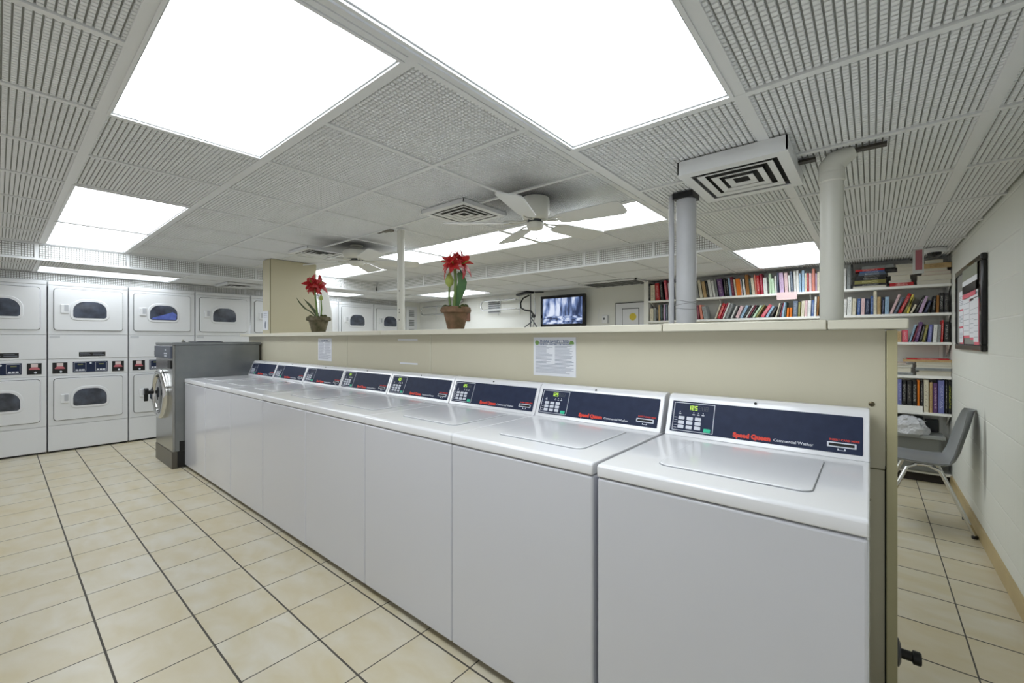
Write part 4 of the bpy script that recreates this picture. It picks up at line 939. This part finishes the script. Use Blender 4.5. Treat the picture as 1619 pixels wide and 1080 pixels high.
# exercise bike: saddle, bars and frame seen above the half wall
t = thing('hanging_bicycle', 'bicycle with a black saddle and drop bars hung beside the television', 'bicycle', (-4.13, 5.42, 1.35))
MB().prism([(-.22, -.04, .0), (-.06, -.06, .015), (.04, -.09, .03), (.06, .09, .03), (-.06, .06, .015), (-.22, .04, .0)][::1], (0, 0, .03), M=Matrix.Translation((-.02, 0, .645))).obj('saddle', BLACKP, t, bevel=.008)
MB().tube([(0, 0, .64), (-.12, 0, .60), (-.17, 0, .53), (-.16, 0, .45), (-.08, 0, .41), (.04, 0, .39), (.08, 0, .34)], .013, 8).obj('drop_bar', BLACKP, t, smooth=60)
for p in ([(.03, 0, .66), (.03, 0, .1)], [(.10, 0, .68), (.12, 0, .35), (.06, 0, .05)], [(.03, 0, .30), (.22, 0, .05)], [(.05, 0, .22), (-.12, 0, .12), (-.2, 0, .1)]):
    MB().tube(p, .009, 8).obj('frame_tube', DKGREY if p[0][0] < .06 else CHROME, t, smooth=60)
MB().lathe([(.03, 0), (.03, .03)], 14, M=Matrix.Translation((.10, 0, .31)) @ MX).obj('lamp', BLACKP, t, smooth=40)
MB().tube([(.12, .0, .68), (.12, .22, .70)], .012, 8).obj('hook', DKGREY, t)
MB().box(.06, .16, .1, .2, -1.35, .1).obj('stand', DKGREY, t)
# spotlight + brown board behind the nearer plant
t = thing('wall_board', 'small brown board on the back wall behind the nearer flower pot', 'board', (-5.82, YW1, 1.83))
MB().box(-.2, .15, -.03, 0, -.19, .02).obj('panel', mat('brown_board', '6B4A3A', .6), t, bevel=.003)
MB().lathe([(.05, 0), (.09, .02), (.10, .06), (.04, .10)], 24, M=Matrix.Translation((-.05, -.12, .14))).obj('glass_globe', mat('grey_globe', 'A9AAA8', .2), t, smooth=60)
# white louvred door at the far end of the dryers
t = struct(MB().box(-7.14, -7.12, 5.29, 5.56, 0, 1.96).obj('door_1', WHITE2, bevel=.003))
for k in range(3):
    for j in range(4): MB().box(-7.12, -7.112, 5.36, 5.48, 1.86-.19*k-.034*j, 1.88-.19*k-.034*j).obj('louvre_slat', GREYP, t)

# ---------------------------------------------------------------- right wall
t = thing('bulletin_board', 'black framed bulletin board with pink papers on the block wall', 'bulletin board', (XW1, 4.435, 1.52))
def yz(m, y0, y1, z0, z1, x0, x1, mi=0): return m.box(x0, x1, y0, y1, z0, z1, mi)
h0, h1, w2 = -.305, .305, .54
yz(MB(), -w2+.03, w2-.03, h0+.03, h1-.03, -.02, 0).obj('backing', mat('board_grey', '8E8E8A', .7), t)
fr = MB()
for q in ((-w2, w2, h0, h0+.045), (-w2, w2, h1-.045, h1), (-w2, -w2+.055, h0+.04, h1-.04), (w2-.05, w2, h0+.04, h1-.04)): yz(fr, *q, -.03, 0)
fr.obj('frame', BLACKG, t, bevel=.01, seg=3)
PK = mat('pink_paper', 'D9697A', .7); ks = [(.17, .37, .0, .135, 'r'), (.17, .37, -.13, -.015, 'r'), (.17, .33, -.25, -.145, 'r'), (-.12, .13, -.2, .095, 'r'), (-.30, -.14, -.215, .03, 'r'), (-.47, -.30, -.245, .04, 'r'), (-.47, -.16, .045, .09, 'w')]
for i, (a, b, c, d, k) in enumerate(ks):
    dx = -.022-.0015*i
    p = yz(MB(), a-.012, b-.012+.0, c-.018, d-.01, dx, dx+.001).obj('pink_backing', PK, t) if k == 'r' else None
    p = yz(MB(), a, b, c, d, dx-.002, dx-.001).obj('pinned_sheet', PAPER, t)
    ln = MB()
    for r in range(6): yz(ln, a+.015, b-.02, c+.03+(d-c-.06)*r/6, c+.0325+(d-c-.06)*r/6, dx-.0026, dx-.002)
    ln.obj('printed_lines', INK, t)
for a, b, c, d, m_ in ((-.46, .11, .185, .265, mat('green_grey_card', '8C9080', .6)), (-.42, .11, .095, .15, BLACKP), (-.46, .11, .15, .185, PAPER), (-.40, .11, .06, .09, PK)):
    yz(MB(), a, b, c, d, -.036, -.034).obj('card', m_, t)
t = thing('stacking_chair', 'grey plastic chair with chrome legs against the block wall', 'chair', (.296, 4.28, 0), 0)
# seat faces -X; shell profile in (x,z), swept across y
GS = mat('chair_shell_grey', '7B7E80', .35)
prof = [(-.25, .455), (-.225, .447), (-.18, .445), (-.05, .437), (.05, .435), (.10, .442), (.135, .47), (.155, .52), (.175, .60), (.20, .70), (.222, .79), (.232, .815)]
m = MB(); ny = 13; vs = []
def shell(off):
    out = []
    for i, (x, z) in enumerate(prof):
        s = i/(len(prof)-1)
        hwid = .205 if i < 6 else .205-.05*(i-5)/6 if i < 10 else .15-.035*(i-9)
        for k in range(ny):
            u = -1+2*k/(ny-1); lift = .022*abs(u)**4 if i < 6 else 0; pull = -.035*abs(u)**3 if i >= 6 else 0
            out.append((x+pull+(off if i >= 6 else 0), u*hwid, z+lift-(off if i < 6 else 0)))
    return out
va, vb = shell(0), shell(.009); n = len(va); fs = []
for i in range(len(prof)-1):
    for k in range(ny-1):
        a = i*ny+k; fs.append((a, a+1, a+ny+1, a+ny)); fs.append((n+a, n+a+ny, n+a+ny+1, n+a+1))
rim = [k for k in range(ny)]+[i*ny+ny-1 for i in range(1, len(prof))]+[(len(prof)-1)*ny+k for k in range(ny-2, -1, -1)]+[i*ny for i in range(len(prof)-2, 0, -1)]
for a, b in zip(rim, rim[1:]+rim[:1]): fs.append((a, n+a, n+b, b))
m.add(va+vb, fs).obj('seat_shell', GS, t, smooth=50)
for s in (-1, 1):
    MB().tube([(.01, s*.15, .425), (.06, s*.165, .40), (.15, s*.18, .18), (.215, s*.19, .02)], .0125, 10).obj('rear_leg', CHROME, t, smooth=60)
    MB().tube([(-.06, s*.15, .425), (-.11, s*.165, .40), (-.19, s*.18, .18), (-.235, s*.19, .02)], .0125, 10).obj('front_leg', CHROME, t, smooth=60)
    MB().tube([(-.07, s*.15, .428), (.02, s*.15, .428)], .0125, 10).obj('seat_rail', CHROME, t, smooth=60)
    for x in (.215, -.235): MB().lathe([(.016, 0), (.017, .014), (.012, .022)], 12, M=Matrix.Translation((x, s*.19, 0))).obj('foot', BLACKP, t, smooth=40)
# camera dome + hanging pink sign
t = thing('security_camera', 'white dome camera on the ceiling above the right pile of books', 'camera', (.40, 5.05, ZS))
MB().lathe([(.075, 0), (.075, -.02), (.068, -.032), (.05, -.034)], 28).obj('housing', TRIMW, t, smooth=40)
MB().lathe([(.045, -.033), (.042, -.052), (.028, -.068), (.004, -.074)], 28).obj('dome', BLACKG, t, smooth=60)
t = thing('hanging_sign', 'narrow pink sign in a clear holder hanging before the top shelf', 'sign', (.293, 4.9, ZS))
MB().box(-.034, .034, -.003, .003, -.215, -.01).obj('holder', mat('clear_holder', 'D8DAD8', .2, alpha=.8), t)
MB().box(-.017, .024, -.005, -.003, -.185, -.022).obj('pink_insert', mat('dusty_pink', 'A8646E', .5), t)
MB().box(-.03, .03, -.006, .006, -.012, 0).obj('ceiling_clip', TRIMW, t)
